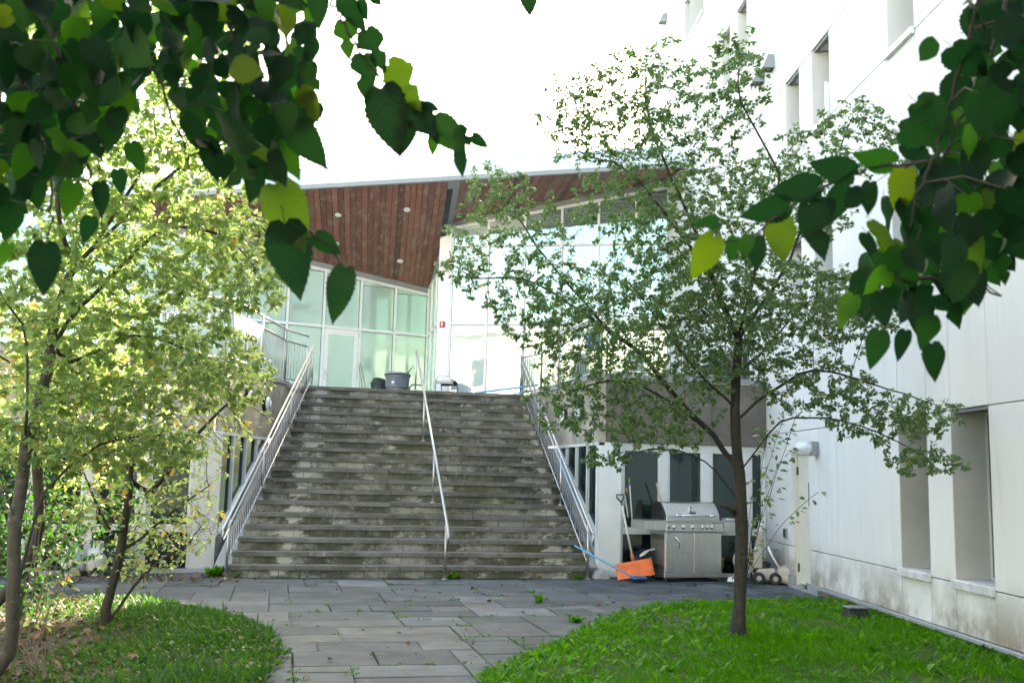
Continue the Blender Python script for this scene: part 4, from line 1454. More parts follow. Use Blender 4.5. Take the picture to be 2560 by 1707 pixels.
MB().tube([s1, s1 + ax * .05, s1 + ax * .12 + sd_ * .055, s1 + ax * .17 + sd_ * .05, s1 + ax * .17 - sd_ * .05, s1 + ax * .12 - sd_ * .055, s1 + ax * .05], .012, 8).build("grip", "black_plastic", sh, smooth=True)


def pole(name, label, cat, a, b, r, mat, tipmat=None, tip=.1, extra=None):
    t = thing(name, a, label, cat)
    a, b = Vector(a), Vector(b)
    MB().tube([a, b], r, 8).build("shaft", mat, t, smooth=True)
    if tipmat:
        e = b + (b - a).normalized() * .004
        MB().tube([b.lerp(a, tip), e], r * 1.25, 8).build("grip", tipmat, t, smooth=True)
    return t


pole("rake_pole", "pale grey pole leaning on the window behind the snow shovel", "pole", onz(1592, 1432), atp(1562, 1239, 15.52), .013, "pole_pale")
pole("mop_pole", "thin pole with yellow grip leaning beside the snow shovel", "pole", onz(1584, 1433), atp(1566.5, 1221, 15.5), .010, "black_plastic", "yellow_plastic", .05)
pole("scrubber_pole", "thin pole with green grip leaning on the dark window", "pole", onz(1590, 1437), atp(1573, 1195, 15.52), .010, "frame_alu", "green_plastic", .07)
pole("wooden_handle", "wooden tool handle leaning behind the barbecue lid", "pole", (3.78, -.02, 0), atp(1641, 1207, 15.62), .014, "pole_wood")

# blue push broom
a = atp(1436, 1363, 14.92); b = onz(1590, 1452, .045)
br = thing("push_broom", b, "blue push broom lying against the stair rail beside the orange shovel", "broom")
MB().tube([a, b + Vector((0, 0, .03))], .012, 8).build("shaft", "pipe_blue", br, smooth=True)
bc = onz(1597, 1456, .0)
bx = Vector((math.cos(R(8)), math.sin(R(8)), 0)); by = Vector((-bx.y, bx.x, 0))
q = lambda u, v, z: bc + bx * u + by * v + Vector((0, 0, z))
MB().hexa([q(-.13, -.04, .055), q(.13, -.04, .055), q(.13, .04, .055), q(-.13, .04, .055)], [q(-.11, -.03, .105), q(.11, -.03, .095), q(.11, .03, .095), q(-.11, .03, .105)]).build("head", "blue_plastic", br, bevel=.01)
mb = MB()
rs = random.Random(3)
for k in range(90):
    u, v = rs.uniform(-.125, .125), rs.uniform(-.035, .035)
    dx, dy = rs.uniform(-.03, .03), rs.uniform(-.04, .03)
    mb.tube([q(u, v, .056), q(u + dx, v + dy, .002)], .006, 3, cap=False)
mb.build("bristles", "black_rubber", br)


def blob(name, c, rx, ry, rz, mat, parent, seed=0, amp=.18, sub=(14, 9)):
    rs = random.Random(seed)
    ph = [rs.uniform(0, 6.28) for _ in range(8)]
    vs, fs = [], []
    nu, nv = sub
    for j in range(nv + 1):
        v = math.pi * j / nv
        for i in range(nu):
            u = 2 * math.pi * i / nu
            k = 1 + amp * (math.sin(2 * u + ph[0] + 3 * v) * .5 + math.sin(5 * u + ph[1]) * .3 * math.sin(v) + math.sin(4 * v + ph[2] + u) * .5)
            vs.append((c[0] + rx * k * math.sin(v) * math.cos(u), c[1] + ry * k * math.sin(v) * math.sin(u), max(c[2] - rz + .002, c[2] - rz * k * math.cos(v))))
    for j in range(nv):
        for i in range(nu):
            fs.append((j * nu + i, j * nu + (i + 1) % nu, (j + 1) * nu + (i + 1) % nu, (j + 1) * nu + i))
    return MB().add(vs, fs).build(name, mat, parent, smooth=True)


bgp = onz(1612, 1437)
t = thing("rubbish_bag", bgp, "black and white plastic bag slumped left of the barbecue", "bag")
blob("bag_body", (3.13, -.10, .21), .20, .13, .21, "black_plastic", t, 4, .22)
pts = [Vector((3.02, -.24, .34)), Vector((3.10, -.25, .39)), Vector((3.18, -.24, .44)), Vector((3.26, -.22, .45))]
mb = MB()
for i, p in enumerate(pts):
    w_ = .022 + .012 * math.sin(i * 2)
    mb.v += [tuple(p + Vector((0, -.01, -w_))), tuple(p + Vector((0.01, -.04 if i % 2 else -.01, 0))), tuple(p + Vector((0, 0, w_)))]
for i in range(3):
    mb.f += [(i * 3, i * 3 + 3, i * 3 + 4, i * 3 + 1), (i * 3 + 1, i * 3 + 4, i * 3 + 5, i * 3 + 2)]
o = mb.build("bag_flap", "frame_alu", t, smooth=True)
o.modifiers.new("thick", 'SOLIDIFY').thickness = .003

# broken concrete wedge at the foot of the stairs
c = onz(1506, 1447)
t = thing("concrete_chunk", c, "broken grey concrete wedge at the right foot of the stairs", "rubble")
MB().hexa([c + Vector((-.14, -.06, 0)), c + Vector((.12, -.06, 0)), c + Vector((.10, .10, 0)), c + Vector((-.16, .10, 0))],
          [c + Vector((-.10, -.02, .09)), c + Vector((.02, -.03, .14)), c + Vector((.04, .08, .15)), c + Vector((-.12, .08, .12))]).build("chunk", "concrete_grey", t, bevel=.012)

# ------------------------------------------------------------------ hose reel cart and mower in the corner
hc = Vector((4.62, -.62, 0))
t = thing("hose_reel", hc, "beige plastic hose reel on a frame behind the tree trunk", "hose reel")
hx = Vector((math.cos(R(-35)), math.sin(R(-35)), 0)); hy = Vector((-hx.y, hx.x, 0))
ctr = hc + Vector((0, 0, .33))
for s in (-.14, .14):
    c = ctr + hy * s
    ring = [c + (hx * math.cos(2 * math.pi * i / 28) + Vector((0, 0, 1)) * math.sin(2 * math.pi * i / 28)) * .165 for i in range(29)]
    o = MB().tube(ring, .016, 8).build("reel_rim", "beige_plastic", t, smooth=True)
    for k in range(8):
        dv = hx * math.cos(k * math.pi / 4) + Vector((0, 0, 1)) * math.sin(k * math.pi / 4)
        MB().tube([c + dv * .03, c + dv * .155], .012, 6).build("spoke", "beige_plastic", o)
    MB().tube([hc + hy * s + hx * -.2 + Vector((0, 0, .015)), ctr + hy * s * 1.25 + Vector((0, 0, .05)), hc + hy * s + hx * .2 + Vector((0, 0, .015))], .016, 8).build("leg", "beige_plastic", t, smooth=True)
MB().tube([ctr - hy * .17, ctr + hy * .17], .05, 12).build("drum", "black_plastic", t, smooth=True)
coil = []
for i in range(140):
    a_ = i * .38
    coil.append(ctr + hy * (-.11 + .22 * ((i * .38 / 6.28) % 3) / 3) + (hx * math.cos(a_) + Vector((0, 0, 1)) * math.sin(a_)) * (.075 + .012 * int(i / 50)))
MB().tube(coil, .011, 6).build("hose", "yellow_plastic", t, smooth=True)
q = lambda u, v, z: hc + hx * u + hy * v + Vector((0, 0, z))
MB().hexa([q(-.27, -.16, .0), q(-.15, -.16, .0), q(-.15, .16, .0), q(-.27, .16, .0)], [q(-.25, -.15, .07), q(-.16, -.15, .07), q(-.16, .15, .07), q(-.25, .15, .07)]).build("foot_plate", "white_plastic", t, bevel=.01)
MB().tube([q(.1, -.16, .4), q(.22, -.16, .62), q(.27, -.14, .82), q(.27, .14, .82), q(.22, .16, .62), q(.1, .16, .4)], .018, 8).build("handle", "white_plastic", t, smooth=True)
yb = Vector((4.33, -.12, 0))
t = thing("yellow_bucket", yb, "yellow plastic bucket behind the right end of the barbecue", "bucket")
MB().lathe(yb, (0, 0, 1), [(.11, 0), (.14, .30), (.15, .30), (.15, .32), (.135, .32), (.105, .02)], 20).build("body", "yellow_plastic", t, smooth=True)
MB().tube([yb + Vector((.14, 0, .3)), yb + Vector((.1, -.1, .2)), yb + Vector((-.1, -.1, .2)), yb + Vector((-.14, 0, .3))], .005, 6).build("handle", "rail_steel", t)

mc = Vector((4.93, -.86, 0))
t = thing("lawn_mower", mc, "old beige push mower with a canvas bag parked by the white wall", "mower")
mx_ = Vector((math.cos(R(-20)), math.sin(R(-20)), 0)); my_ = Vector((-mx_.y, mx_.x, 0))
q = lambda u, v, z: mc + mx_ * u + my_ * v + Vector((0, 0, z))
MB().hexa([q(-.27, -.17, .06), q(.05, -.17, .06), q(.05, .17, .06), q(-.27, .17, .06)], [q(-.23, -.14, .22), q(.02, -.14, .24), q(.02, .14, .24), q(-.23, .14, .22)]).build("deck", "beige_plastic", t, bevel=.02, seg=2)
MB().lathe(q(-.11, 0, .23), (0, 0, 1), [(.09, 0), (.09, .07), (.05, .10), (.001, .1)], 16).build("engine_cover", "black_plastic", t)
for u, v in ((-.22, -.19), (.02, -.19), (-.22, .19), (.02, .19)):
    r_ = .09
    o = MB().lathe(q(u, v - .025 if v < 0 else v - .025, r_), my_, [(r_ * .55, 0), (r_ * .95, .002), (r_, .012), (r_, .04), (r_ * .95, .05), (r_ * .55, .05)], 22).build("tyre", "black_rubber", t, smooth=False)
    MB().lathe(q(u, v - .03, r_), my_, [(r_ * .33, 0), (r_ * .5, .008), (r_ * .5, .055), (r_ * .33, .06)], 18).build("hub", "beige_plastic", o)
MB().hexa([q(-.30, -.13, .23), q(-.16, -.13, .23), q(-.16, .13, .23), q(-.30, .13, .23)], [q(-.22, -.10, .78), q(-.13, -.10, .80), q(-.13, .10, .80), q(-.22, .10, .78)]).build("upright_panel", "beige_plastic", t, bevel=.02, seg=2)
MB().tube([q(-.2, -.12, .76), q(-.16, -.12, .92), q(-.16, .12, .92), q(-.2, .12, .76)], .016, 8).build("handle", "white_plastic", t, smooth=True)
MB().tube([q(-.08, -.15, .56), q(-.02, -.16, .42), q(.08, -.17, .25)], .018, 6).build("strap", "white_plastic", t, smooth=True)
bp_ = q(.20, -.02, .13)
blob("grass_bag", bp_, .17, .16, .13, "canvas", t, 9, .25, (20, 12))

# bait box in the grass by the wall
c = onz(2138, 1549, .02)
t = thing("bait_box", c, "black plastic bait box half hidden in the grass by the wall", "box")
q = lambda u, v, z: c + FR.u * v + FR.d * u + Vector((0, 0, z))
MB().hexa([q(-.14, -.11, 0), q(.14, -.11, 0), q(.14, .11, 0), q(-.14, .11, 0)], [q(-.10, -.09, .13), q(.12, -.09, .13), q(.12, .09, .13), q(-.10, .09, .13)]).build("body", "black_plastic", t, bevel=.012)
MB().hexa([q(-.115, -.1, .132), q(.13, -.1, .132), q(.13, .1, .132), q(-.115, .1, .132)], [q(-.10, -.09, .15), q(.12, -.09, .15), q(.12, .09, .15), q(-.10, .09, .15)]).build("lid", "grey_bin", t, bevel=.006)


# ------------------------------------------------------------------ propane tanks by the left wing
def tank(px, label, kind):
    u, z = side_u(FLF, px / KS, 1400 / KS)
    c = FLF.p(u, -.24, .0)
    t = thing("propane_tank", c, label, "gas tank", "propane tanks by the left wing")
    k = .155
    MB().lathe(c, (0, 0, 1), [(.10, .0), (.105, .03), (.10, .035)], 20).build("foot_ring", "tank_white", t)
    MB().lathe(c, (0, 0, 1), [(.06, .028), (.12, .045), (k, .10), (k, .30), (k * .93, .345), (k * .7, .375), (.05, .39), (.001, .392)], 28).build("body", "tank_white", t, smooth=True)
    ring = [c + Vector((.075 * math.cos(2 * math.pi * i / 20 + .6), .075 * math.sin(2 * math.pi * i / 20 + .6), 0)) for i in range(16)]
    mb = MB()
    for p in ring:
        mb.v += [tuple(p + Vector((0, 0, .375))), tuple(p + Vector((0, 0, .47)))]
    mb.f += [(2 * i, 2 * i + 2, 2 * i + 3, 2 * i + 1) for i in range(15)]
    o = mb.build("collar", "tank_white", t)
    o.modifiers.new("thick", 'SOLIDIFY').thickness = .006
    MB().lathe(c + Vector((0, 0, .385)), (0, 0, 1), [(.018, 0), (.018, .05), (.03, .055), (.03, .07), (.001, .07)], 12).build("valve", "rail_steel", t)
    if kind == 1:
        for i, (z0, z1) in enumerate(((.28, .31), (.20, .27), (.12, .19))):
            mb = MB(); n = 8
            for j in range(n + 1):
                a_ = math.atan2((CAM - c).y, (CAM - c).x) + .12 + .55 * j / n
                for z in (z0, z1):
                    mb.v.append((c.x + (k + .002) * math.cos(a_), c.y + (k + .002) * math.sin(a_), z))
            mb.f += [(2 * j, 2 * j + 2, 2 * j + 3, 2 * j + 1) for j in range(n)]
            mb.build("sticker", "tank_blue", t)
    if kind == 3:
        MB().lathe(c, (0, 0, 1), [(k + .002, .12), (k + .002, .29)], 28, cap=False).build("wrap_label", "tank_navy", t, smooth=True)
        f = (CAM - c); f.z = 0; f.normalize()
        s = Vector((0, 0, 1)).cross(f)
        text_mesh("label_letters", "argas", .075, "print_white", t, c + f * (k + .001) * .985 + s * .06 + Vector((0, 0, .22)), s * .95 - f * .25, (0, 0, 1), .004)
    if kind == 2:
        for j in range(2):
            a_ = math.atan2((CAM - c).y, (CAM - c).x) - .3 + .5 * j
            p = c + Vector((math.cos(a_), math.sin(a_), 0)) * (k + .002)
            s = Vector((-math.sin(a_), math.cos(a_), 0)) * .035
            MB().add([p - s + Vector((0, 0, .24)), p + s + Vector((0, 0, .24)), p + s + Vector((0, 0, .29)), p - s + Vector((0, 0, .29))], [(0, 1, 2, 3)]).build("sticker", "print_white", t)


tank(182, "white propane tank with a pale blue sticker, leftmost of three", 1)
tank(240, "scuffed white propane tank, middle of three by the window", 2)
tank(301, "white propane tank with navy wrap and white letters", 3)


# ------------------------------------------------------------------ things on the terrace
def deckp(x, D):
    p = atp(x, 960, D)
    return Vector((p.x, p.y, DECK))


c = deckp(993, 24.2)
t = thing("rubbish_bin", c, "round grey rubbish bin with lid at the top of the stairs", "bin")
MB().lathe(c, (0, 0, 1), [(.24, .0), (.26, .40), (.285, .42), (.295, .66), (.315, .67), (.315, .71), (.28, .715)], 32).build("body", "grey_bin", t, smooth=False)
f = (CAM - c); f.z = 0; f.normalize(); s = Vector((0, 0, 1)).cross(f)
MB().lathe(c + Vector((0, 0, .715)), (f * -.06 + Vector((.02, 0, 1))), [(.325, 0), (.325, .03), (.30, .045), (.001, .06)], 32).build("lid", "grey_bin", t)
for sg in (1,):
    b0 = c + f * .285 + s * .02
    MB().tube([b0 - s * .06 + Vector((0, 0, .64)), b0 - s * .06 + f * .035 + Vector((0, 0, .60)), b0 - s * .06 + f * .035 + Vector((0, 0, .5)), b0 + s * .06 + f * .035 + Vector((0, 0, .5)), b0 + s * .06 + f * .035 + Vector((0, 0, .60)), b0 + s * .06 + Vector((0, 0, .64))], .014, 8).build("handle", "grey_bin", t)
MB().lathe(c + f * .288 - s * .19 + Vector((0, 0, .6)) - f * .055, f - s * .6, [(.022, 0), (.022, .004)], 14).build("sticker", "red_paint", t)
p0 = c + f * .285 - s * .105 + Vector((0, 0, .5)) + f * -.014
MB().prism([p0 - s * .03, p0 + s * .03, p0 + s * .03 + Vector((0, 0, .06)), p0 - s * .03 + Vector((0, 0, .06))], f * .012).build("sticker", "print_white", t)
pole("dustpan_stick", "thin stick standing out of the grey bin on the terrace", "stick", c + s * .2 + Vector((0, 0, .72)), atp(1036, 910, 24.3), .012, "black_plastic", "white_plastic", .3)
c = deckp(948, 25.0)
t = thing("green_bin", c, "dark green bin with a full bag behind the grey bin", "bin")
MB().lathe(c, (0, 0, 1), [(.17, 0), (.21, .55), (.225, .56), (.225, .6), (.2, .6)], 20).build("body", "green_bin", t)
blob("bag", (c.x, c.y, DECK + .62), .22, .22, .10, "green_bin", t, 2, .2)

# red and black pressure washer
c = deckp(1042, 24.0)
t = thing("pressure_washer", c, "small red and black machine with a bar handle beside the grey bin", "machine")
f = (CAM - c); f.z = 0; f.normalize(); s = Vector((0, 0, 1)).cross(f)
q = lambda u, v, z: c + s * u + f * v + Vector((0, 0, z))
MB().tube([q(-.17, 0, .02), q(-.17, .02, .40), q(-.12, .02, .48), q(.12, .02, .48), q(.17, .02, .40), q(.17, 0, .02)], .02, 8).build("bar_handle", "black_plastic", t, smooth=True)
MB().hexa([q(-.14, -.12, .06), q(.14, -.12, .06), q(.14, .06, .06), q(-.14, .06, .06)], [q(-.14, -.12, .33), q(.14, -.12, .33), q(.14, .02, .33), q(-.14, .02, .33)]).build("body", "white_plastic", t, bevel=.02)
MB().hexa([q(-.15, .021, .285), q(.15, .021, .285), q(.15, .075, .27), q(-.15, .075, .27)], [q(-.15, .021, .345), q(.15, .021, .345), q(.15, .055, .345), q(-.15, .055, .345)]).build("red_panel", "red_paint", t, bevel=.008)
for u in (-.2, .2):
    MB().lathe(q(u - .03, -.03, .13), s, [(.09, 0), (.13, .005), (.13, .055), (.09, .06)], 20).build("wheel", "black_rubber", t)
    MB().hexa([q(u * .8 - .05, .06, .02), q(u * .8 + .05, .06, .02), q(u * .8 + .05, .1, .02), q(u * .8 - .05, .1, .02)], [q(u * .8 - .04, .06, .2), q(u * .8 + .04, .06, .2), q(u * .8 + .04, .09, .2), q(u * .8 - .04, .09, .2)]).build("side_guard", "black_plastic", t, bevel=.01)


def folding_chair(c, yaw, mat, label):
    t = thing("folding_chair", c, label, "chair", "metal folding chairs on the terrace")
    x = Vector((math.cos(yaw), math.sin(yaw), 0)); y = Vector((-math.sin(yaw), math.cos(yaw), 0))
    q = lambda u, v, z: c + x * u + y * v + Vector((0, 0, z))
    # front legs run up into the backrest hoop
    hoop = [q(-.22, -.24, 0), q(-.22, .10, .48), q(-.215, .18, .68), q(-.15, .215, .79), q(.15, .215, .79), q(.215, .18, .68), q(.22, .10, .48), q(.22, -.24, 0)]
    MB().tube(hoop, .012, 8).build("frame_hoop", "rail_steel" if mat == "white_plastic" else "black_plastic", t, smooth=True)
    for sgn in (-1, 1):
        MB().tube([q(sgn * .20, .24, 0), q(sgn * .20, -.16, .44)], .011, 8).build("leg", "rail_steel", t, smooth=True)
    o = MB()
    n = 8
    vs = []
    for i in range(n + 1):
        u = -.205 + .41 * i / n
        bow = .02 * math.cos(math.pi * (u / .41))
        top = .78 - .10 * (abs(u) / .205) ** 3
        for v, z in ((.165, .60), (.185, .68), (.205, top)):
            vs.append(q(u, v + bow, z))
    fs = [(i * 3 + j, i * 3 + j + 1, i * 3 + j + 4, i * 3 + j + 3) for i in range(n) for j in range(2)]
    b_ = o.add(vs, fs).build("backrest", mat, t, smooth=True)
    b_.modifiers.new("thick", 'SOLIDIFY').thickness = .012
    MB().hexa([q(-.2, -.2, .43), q(.2, -.2, .43), q(.19, .16, .42), q(-.19, .16, .42)], [q(-.2, -.2, .45), q(.2, -.2, .45), q(.19, .16, .44), q(-.19, .16, .44)]).build("seat", mat, t, bevel=.01)
    MB().tube([q(-.2, .2, .05), q(.2, .2, .05)], .008, 6).build("stretcher", "rail_steel", t)
    return t


folding_chair(deckp(1112, 25.0), YAW * -1 + R(178), "white_plastic", "pale folding chair seen from behind in front of the white column")
folding_chair(deckp(1128, 25.6), YAW * -1 + R(165), "black_plastic", "black folding chair half hidden behind the pale chair")
p = deckp(926, 25.6)
pole("broom_handle", "pale wooden broom handle leaning on the pavilion glass", "pole", deckp(928, 25.3), GL.p(1.02, -.07, 4.55), .014, "pole_wood")
pole("mop", "dark thin mop leaning on the pavilion glass", "pole", deckp(918, 25.6), GL.p(.99, -.07, 4.45), .012, "flashing_grey")
# blue pipe rail lying on the deck to the right
t = thing("blue_pipe", deckp(1230, 20.6), "blue pipe on low stands along the right of the terrace", "pipe")
A, Bp = atp(1188, 982, 20.4), atp(1345, 962, 19.9)
MB().tube([A, Bp], .022, 8).build("pipe", "pipe_blue", t, smooth=True)
MB().tube([A + Vector((.3, 0, -.1)), Bp + Vector((0, 0, -.1))], .016, 8).build("lower_pipe", "pipe_blue", t, smooth=True)
for k in (.35, .65, .95):
    p = A.lerp(Bp, k)
    MB().tube([p, Vector((p.x, p.y, DECK))], .012, 6).build("stand", "rail_steel", t)


def cloth(px0, px1, py0, py1, D, mat, label):
    P0, P1 = atp(px0, py0, D), atp(px1, py0, D)
    hgt = (py1 - py0) / FPX * D
    t = thing("hanging_cloth", P0, label, "cloth")
    mb = MB()
    n = 10
    for i in range(n + 1):
        p = P0.lerp(P1, i / n)
        for j in range(5):
            yy = p.y - .03 + .025 * math.sin(i * 1.9 + j * .5) * (.4 + j * .2)
            mb.v.append((p.x + .01 * math.sin(j * 2 + i), yy, p.z - hgt * j / 4 * (1 - .12 * math.sin(i * 1.3))))
    for i in range(n):
        for j in range(4):
            q_ = i * 5 + j
            mb.f.append((q_, q_ + 1, q_ + 6, q_ + 5))
    o = mb.build("cloth", mat, t, smooth=True)
    o.modifiers.new("thick", 'SOLIDIFY').thickness = .004


gd = (Vector((3.2, 0.03, 4)) - CAM).dot(fw)
cloth(1464, 1500, 838, 873, gd - .05, "cloth_blue", "purple blue cloth hung on the guard above the lower wing")
cloth(1524, 1545, 834, 862, gd + .05, "pipe_blue", "light blue cloth hung on the guard, right of the purple one")

# ================================================================== vegetation
def np_mesh(name, verts, tris, mat, tint=None, smooth=False):
    me = bpy.data.meshes.new(name)
    verts = np.asarray(verts, np.float32)
    tris = np.asarray(tris, np.int32)
    nv, nf = len(verts), len(tris)
    me.vertices.add(nv)
    me.vertices.foreach_set('co', verts.ravel())
    me.loops.add(nf * 3)
    me.loops.foreach_set('vertex_index', tris.ravel())
    me.polygons.add(nf)
    me.polygons.foreach_set('loop_start', np.arange(0, nf * 3, 3, dtype=np.int32))
    me.update(calc_edges=True)
    if tint is not None:
        a = me.attributes.new('tint', 'FLOAT', 'POINT')
        a.data.foreach_set('value', np.asarray(tint, np.float32))
    if smooth:
        me.polygons.foreach_set('use_smooth', np.ones(nf, bool))
    me.materials.append(MATS[mat])
    return me


def norm(a):
    return a / np.maximum(1e-9, np.linalg.norm(a, axis=1, keepdims=True))


LEAF_V = np.array([(0, 0, 0), (-.25, .22, .07), (0, .28, 0), (.25, .22, .07), (-.29, .58, .05), (0, .62, -.03), (.29, .58, .05), (0, 1, -.14)], float)
LEAF_T = np.array([(0, 2, 1), (0, 3, 2), (1, 2, 5), (1, 5, 4), (2, 3, 6), (2, 6, 5), (4, 5, 7), (5, 6, 7)])


def scatter_leaves(P, D, N, S, tint, tv=LEAF_V, tt=LEAF_T, wide=1.0):
    """leaf blades as numpy arrays: base point, direction, face normal, length"""
    D = norm(D)
    X = norm(np.cross(D, N))
    N = np.cross(X, D)
    n, k = len(P), len(tv)
    V = P[:, None, :] + S[:, None, None] * (X[:, None, :] * (tv[None, :, 0:1] * wide) + D[:, None, :] * tv[None, :, 1:2] + N[:, None, :] * tv[None, :, 2:3])
    T = tt[None] + (np.arange(n) * k)[:, None, None]
    return V.reshape(-1, 3), T.reshape(-1, 3), np.repeat(tint, k)


def colonize(pts, par, attr, step=.12, infl=.9, kill=.2, maxit=160):
    """grow twigs from a given limb skeleton towards points spread through the crown"""
    pts = [np.array(p, float) for p in pts]
    par = list(par)
    A = np.array(attr, float)
    P = np.array(pts)
    d = np.linalg.norm(A[:, None] - P[None], axis=2)
    near, nd = d.argmin(1), d.min(1)
    alive = np.ones(len(A), bool)
    for it in range(maxit):
        ok = alive & (nd < infl * (3.0 if it < 25 else 1.3))
        if not ok.any():
            break
        grow = {}
        vec = norm(A - P[near])
        for i in np.nonzero(ok)[0]:
            grow.setdefault(near[i], []).append(vec[i])
        new = []
        for k, vs in grow.items():
            v = np.sum(vs, 0) + rng.normal(0, .35, 3)
            L = np.linalg.norm(v)
            if L < 1e-6:
                continue
            new.append((k, P[k] + v / L * step))
        if not new:
            break
        base = len(P)
        Q = np.array([q for _, q in new])
        par += [k for k, _ in new]
        P = np.vstack([P, Q])
        dd = np.linalg.norm(A[:, None] - Q[None], axis=2)
        j, m = dd.argmin(1), dd.min(1)
        upd = m < nd
        near[upd] = base + j[upd]
        nd = np.minimum(nd, m)
        alive &= nd > kill
    return P, np.array(par)


def limb(nodes, par, start, pts, wob=.02, step=.13):
    """append a polyline to the skeleton from node index start; returns index of its last node"""
    cur = np.array(nodes[start], float)
    idx = start
    pts = [np.array(p, float) for p in pts]
    # Catmull-Rom through start + pts
    C = [cur] + pts
    for i in range(len(C) - 1):
        p0 = C[max(0, i - 1)]; p1 = C[i]; p2 = C[i + 1]; p3 = C[min(len(C) - 1, i + 2)]
        L = np.linalg.norm(p2 - p1)
        n = max(1, int(L / step))
        for k in range(1, n + 1):
            t = k / n
            q = .5 * ((2 * p1) + (-p0 + p2) * t + (2 * p0 - 5 * p1 + 4 * p2 - p3) * t * t + (-p0 + 3 * p1 - 3 * p2 + p3) * t ** 3)
            if k < n:
                q = q + rng.normal(0, wob * .4, 3)
            nodes.append(q)
            par.append(idx)
            idx = len(nodes) - 1
    return idx


def wood_mesh(name, P, par, r_tip, r_trunk, parent, mat, expo=2.4, flare=None):
    n = len(P)
    ch = [[] for _ in range(n)]
    for i, p in enumerate(par):
        if p >= 0:
            ch[p].append(i)
    order = list(range(n))
    acc = np.zeros(n)
    # children always have larger indices than their parents
    for i in range(n - 1, -1, -1):
        acc[i] = 1.0 if not ch[i] else sum(acc[c] for c in ch[i])
    rad = acc ** (1.0 / expo)
    rad = r_tip + (rad - 1) * (r_trunk - r_tip) / max(1e-6, rad[0] - 1)
    mb = MB()
    done = set()
    stack = [(0, None)]
    while stack:
        s, frm = stack.pop()
        chain = ([frm] if frm is not None else []) + [s]
        c = s
        while ch[c]:
            kids = sorted(ch[c], key=lambda q: -acc[q])
            for k in kids[1:]:
                stack.append((k, c))
            c = kids[0]
            chain.append(c)
        if len(chain) < 2:
            continue
        rr = [float(rad[q]) for q in chain]
        if frm is not None:
            rr[0] = min(rr[0], rr[1] * 1.15)
        if frm is None and flare:
            rr[0] *= flare; rr[1] *= 1 + (flare - 1) * .35
        m = max(rr)
        sides = 12 if m > .035 else 8 if m > .015 else 5 if m > .006 else 3
        mb.tube([P[q] for q in chain], rr, sides, cap=False)
    o = mb.build(name, mat, parent, smooth=True)
    return o, rad, ch, acc


def ellipsoid_pts(c, rx, ry, rz, n):
    """points in an ellipsoid with axes along camera right, up, depth"""
    q = rng.normal(0, 1, (n, 3))
    q = norm(q) * rng.random((n, 1)) ** (1 / 2.6)
    B = np.array([rt, up, fw])
    return np.array(c) + (q * np.array([rx, ry, rz])) @ B


DENS = 4.0


def crown_attr(lobes):
    out = []
    for (x, y, rx, ry, D, rz, n) in lobes:
        k = D / (FPX / KS)
        out.append(ellipsoid_pts(at(x, y, D), rx * k, ry * k, rz, int(n * DENS)))
    A = np.vstack(out)
    return A[A[:, 2] > .25]


def leaves_on(P, par, rad, ch, n_leaf, size, tint_fn, rmax=.006, droop=.35, clump=3, keep=None):
    """leaves along the thin twigs"""
    idx = np.nonzero((rad < rmax) & (par >= 0))[0]
    if keep is not None:
        idx = idx[keep(P[idx])]
    tips = np.array([len(ch[i]) == 0 for i in idx])
    w_ = np.where(tips, 2.6, 1.0)
    pick = rng.choice(idx, n_leaf, p=w_ / w_.sum())
    a = P[pick]; b = P[par[pick]]
    t = rng.random((n_leaf, 1))
    base = a + (b - a) * t
    ax = norm(a - b)
    side = norm(rng.normal(0, 1, (n_leaf, 3)))
    side[:, 2] *= .45
    D = norm(ax * .75 + norm(side) * .95 + np.array([0, 0, -droop]))
    N = norm(np.array([0, 0, 1.0]) + rng.normal(0, .55, (n_leaf, 3)))
    S = size * np.clip(rng.normal(1, .25, n_leaf), .45, 1.6)
    base = base + D * .012
    return scatter_leaves(base, D, N, S, tint_fn(base))


# ------------------------------------------------------------------ right-hand tree on the lawn
def px(x, y, D):
    return np.array(at(x, y, D))


tbase = np.array([1.97, -5.85, .02])
D0 = float((Vector(tbase) - CAM).dot(fw))
t1 = thing("young_tree", tbase, "slender small-leaved tree standing in the lawn on the right", "tree")
nodes, par = [tbase], [-1]
i0 = limb(nodes, par, 0, [px(1701, 1330, D0), px(1703, 1200, D0), px(1697, 1085, D0)], .006)
i1 = limb(nodes, par, i0, [px(1690, 1000, D0 - .05), px(1690, 900, D0 - .1), px(1697, 780, D0 - .1)], .01)
i2 = limb(nodes, par, i1, [px(1650, 670, D0 + .1), px(1610, 560, D0 + .2), px(1570, 470, D0 + .2), px(1530, 380, D0 + .3), px(1490, 270, D0 + .3), px(1480, 160, D0 + .4)], .02)
limb(nodes, par, i1, [px(1730, 640, D0 - .3), px(1760, 520, D0 - .5), px(1790, 400, D0 - .6), px(1700, 230, D0 - .6), px(1700, 130, D0 - .6)], .02)
limb(nodes, par, i1, [px(1800, 620, D0 + .3), px(1860, 480, D0 + .5), px(1930, 340, D0 + .6), px(1960, 250, D0 + .6)], .02)
limb(nodes, par, i2 - 14, [px(1450, 400, D0 + .4), px(1350, 360, D0 + .6), px(1290, 300, D0 + .8)], .02)
j = limb(nodes, par, i0, [px(1640, 1000, D0 + .1), px(1560, 920, D0 + .2), px(1480, 820, D0 + .2), px(1400, 760, D0 + .3), px(1310, 700, D0 + .4)], .015)
limb(nodes, par, j - 3, [px(1260, 600, D0 + .4), px(1190, 500, D0 + .5), px(1140, 420, D0 + .5)], .015)
limb(nodes, par, j, [px(1200, 640, D0 + .4), px(1090, 640, D0 + .4), px(1030, 600, D0 + .5)], .015)
limb(nodes, par, j - 12, [px(1480, 890, D0), px(1370, 880, D0 - .1), px(1250, 930, D0 - .2)], .015)
